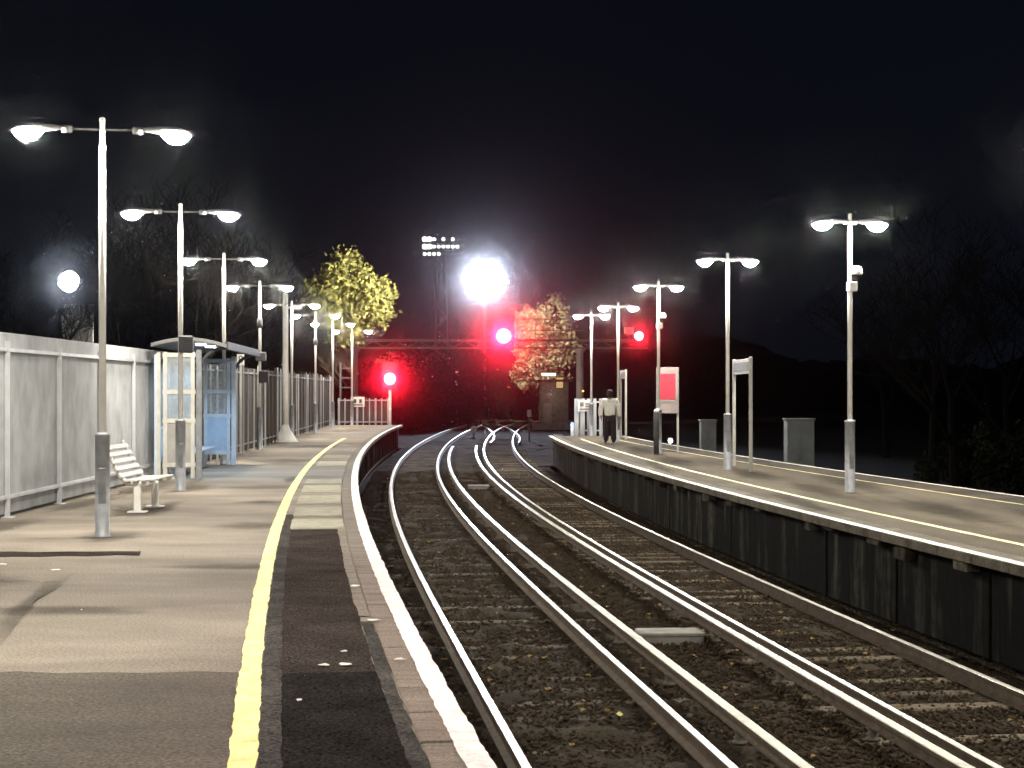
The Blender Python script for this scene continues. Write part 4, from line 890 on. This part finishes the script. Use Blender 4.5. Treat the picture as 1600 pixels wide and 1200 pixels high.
for sx_, zz_ in ((-2.0, 0.2), (2.0, -0.2)):
    h_ = MB().bbox((sx_,-0.45,lz+zz_), (0.42,0.5,0.36), 0.03).obj('side_lamp', M['darkgrey'], fl)  # added boxes and brackets, there only to house the tree beams
    MB().tube([(sx_*0.75,0.0,lz+zz_),(sx_,-0.3,lz+zz_)], 0.05, 6).obj('bracket', M['darkgrey'], fl)
spot_light('flood_beam', (-2.3,-0.9,lz+0.2), (-13.0,8.5,lz-1.5), 110000, (1.0,0.94,0.72), 0.95, 0.7, 0.3, fl)  # spot added beside the dish to light the yellow tree
spot_light('flood_beam', (2.3,-0.9,lz-0.2), (5.4,8.0,lz-6.5), 40000, (1.0,0.92,0.76), 1.25, 0.7, 0.3, fl)  # second added spot, lights the pale tree
f2, p2 = floodlight(108, 440, 58, 0.36, 'bright white floodlight shining through branches behind the left fence', 0.2)
spot_light('flood_glow', (0,-0.3,p2.z-0.2), (15,-58,p2.z-1.2), 16000, (0.80,0.88,1.0), 0.8, 1.0, 0.15, f2)
# pale hoarding under it
p = at(120, 500, 50); t = empty('hoarding', (p.x, 50, 0.2), label='pale hoarding panel with a bright end post above the left fence', cat='hoarding'); zt = at(0,476,50).z-0.2
MB().bbox((0,0,zt/2+0.6), (0.92,0.06,zt-1.2), 0.01).obj('panel', M['white_metal'], t)
MB().bbox((0.44,-0.08,zt/2), (0.15,0.10,zt+0.02), 0.01).obj('post', M['white_metal'], t); MB().bbox((-0.44,0.06,zt/2), (0.10,0.10,zt-0.1), 0.01).obj('post', M['panel_grey'], t)
# lattice mast with rows of lamps, far off
td = 250; c = at(690, 386, td); t = empty('stadium_mast', (c.x, td, -1.4), label='distant lattice floodlight mast with rows of small white lamps', cat='floodlight mast')
zc = c.z+1.4; lt = MB()
for (a_, b_) in ((-1,-1),(1,-1),(1,1),(-1,1)): MB().tube([(a_*1.2,b_*1.2,0),(a_*0.55,b_*0.55,zc+1.5)], 0.10, 6).obj('leg', M['steel_dark'], t)
for i in range(14):
    z0_ = zc*i/14; z1_ = zc*(i+1)/14; w0 = 1.2-0.65*i/14; w1 = 1.2-0.65*(i+1)/14; s = 1 if i % 2 else -1
    lt.tube([(-s*w0,-w0,z0_),(s*w1,-w1,z1_)], 0.05, 4); lt.tube([(w0,-s*w0,z0_),(w1,s*w1,z1_)], 0.05, 4); lt.tube([(-w0,-s*w0,z0_),(-w1,s*w1,z1_)], 0.05, 4)
lt.obj('lattice', M['steel_dark'], t)
for r_, zz in enumerate((1.1, 0.0, -1.1)):
    MB().box((0.0,-0.6,zc+zz), (5.4,0.12,0.12)).obj('lamp_bar', M['steel_dark'], t)
    for i in range(8):
        if r_ == 2 and i > 4: continue
        on_ = (r_ == 1) or (i < 2) or (r_ == 0 and i % 2 == 0) or (r_ == 2 and i < 4)
        s_ = 0.40 if i < 2 and r_ < 2 else 0.24
        hd = MB().lathe([(0.10,-0.25),(s_,0.0),(s_,0.03)], (-2.5+i*0.70,-0.75,zc+zz), 12, axis='Y').obj('lamp_head', M['darkgrey'], t)
        MB().lathe([(s_*0.95,0.035),(0.02,0.08)], (-2.5+i*0.70,-0.75,zc+zz), 12, axis='Y').obj('lamp_lens', M['lens_small'] if on_ else M['darkgrey'], hd)
# little lit building past the right tree
bd_ = 128.0; c = at(866, 650, bd_); t = empty('small_shop', (c.x, bd_, -1.4), label='small distant building with a bright strip sign and a warm window', cat='building')
MB().bbox((0,1.6,1.9), (2.2,3,3.8), 0.03).obj('wall', M['concrete'], t)
MB().bbox((0,1.6,3.9), (2.5,3.3,0.18), 0.03).obj('roof', M['darkgrey'], t)
MB().bbox((-0.42,0.03,at(0,585,bd_).z+1.4), (1.1,0.10,0.20), 0.02).obj('lit_sign', M['lit_fascia'], t)
w = MB().bbox((0.42,0.06,at(0,598,bd_).z+1.4), (0.62,0.10,0.9), 0.02).obj('window', M['darkgrey'], t); MB().box((0.42,0.0,at(0,598,bd_).z+1.4), (0.52,0.03,0.8)).obj('pane', M['lit_window'], w)  # glowing panel added in place of orange light on the wall
MB().bbox((-0.55,0.05,1.1), (0.7,0.08,2.1), 0.02).obj('door', M['panel_grey'], t)
point_light('sign_light', (-0.2,-1.6,2.9), 28, (1.0,0.85,0.6), 0.1, t)
c = at(862, 664, 124); wl = empty('low_wall', (c.x, 124, -1.4), label='low pale wall in front of the small distant building', cat='wall')
for i in range(5): MB().bbox((-1.2+i*0.6,0,0.35), (0.58,0.25,0.7+0.06*(i % 2)), 0.02).obj('block', M['panel_grey'], wl)

# ================================================================== mist volume added to imitate lens bloom round the lights
hz = MB().box((0,140,18), (300,400,46)).obj('haze', None); hm = bpy.data.materials.new('haze'); hm.use_nodes = True; hn = hm.node_tree; hn.nodes.clear()
ho = hn.nodes.new('ShaderNodeOutputMaterial'); hv_ = hn.nodes.new('ShaderNodeVolumePrincipled')
hv_.inputs['Color'].default_value = (0.9,0.93,1.0,1); hv_.inputs['Density'].default_value = HAZE_DENSITY; hv_.inputs['Anisotropy'].default_value = HAZE_G
hn.links.new(hv_.outputs[0], ho.inputs['Volume']); hz.data.materials.append(hm)
tag(hz, 'thin night mist lit by the lamps', 'haze', kind='stuff')
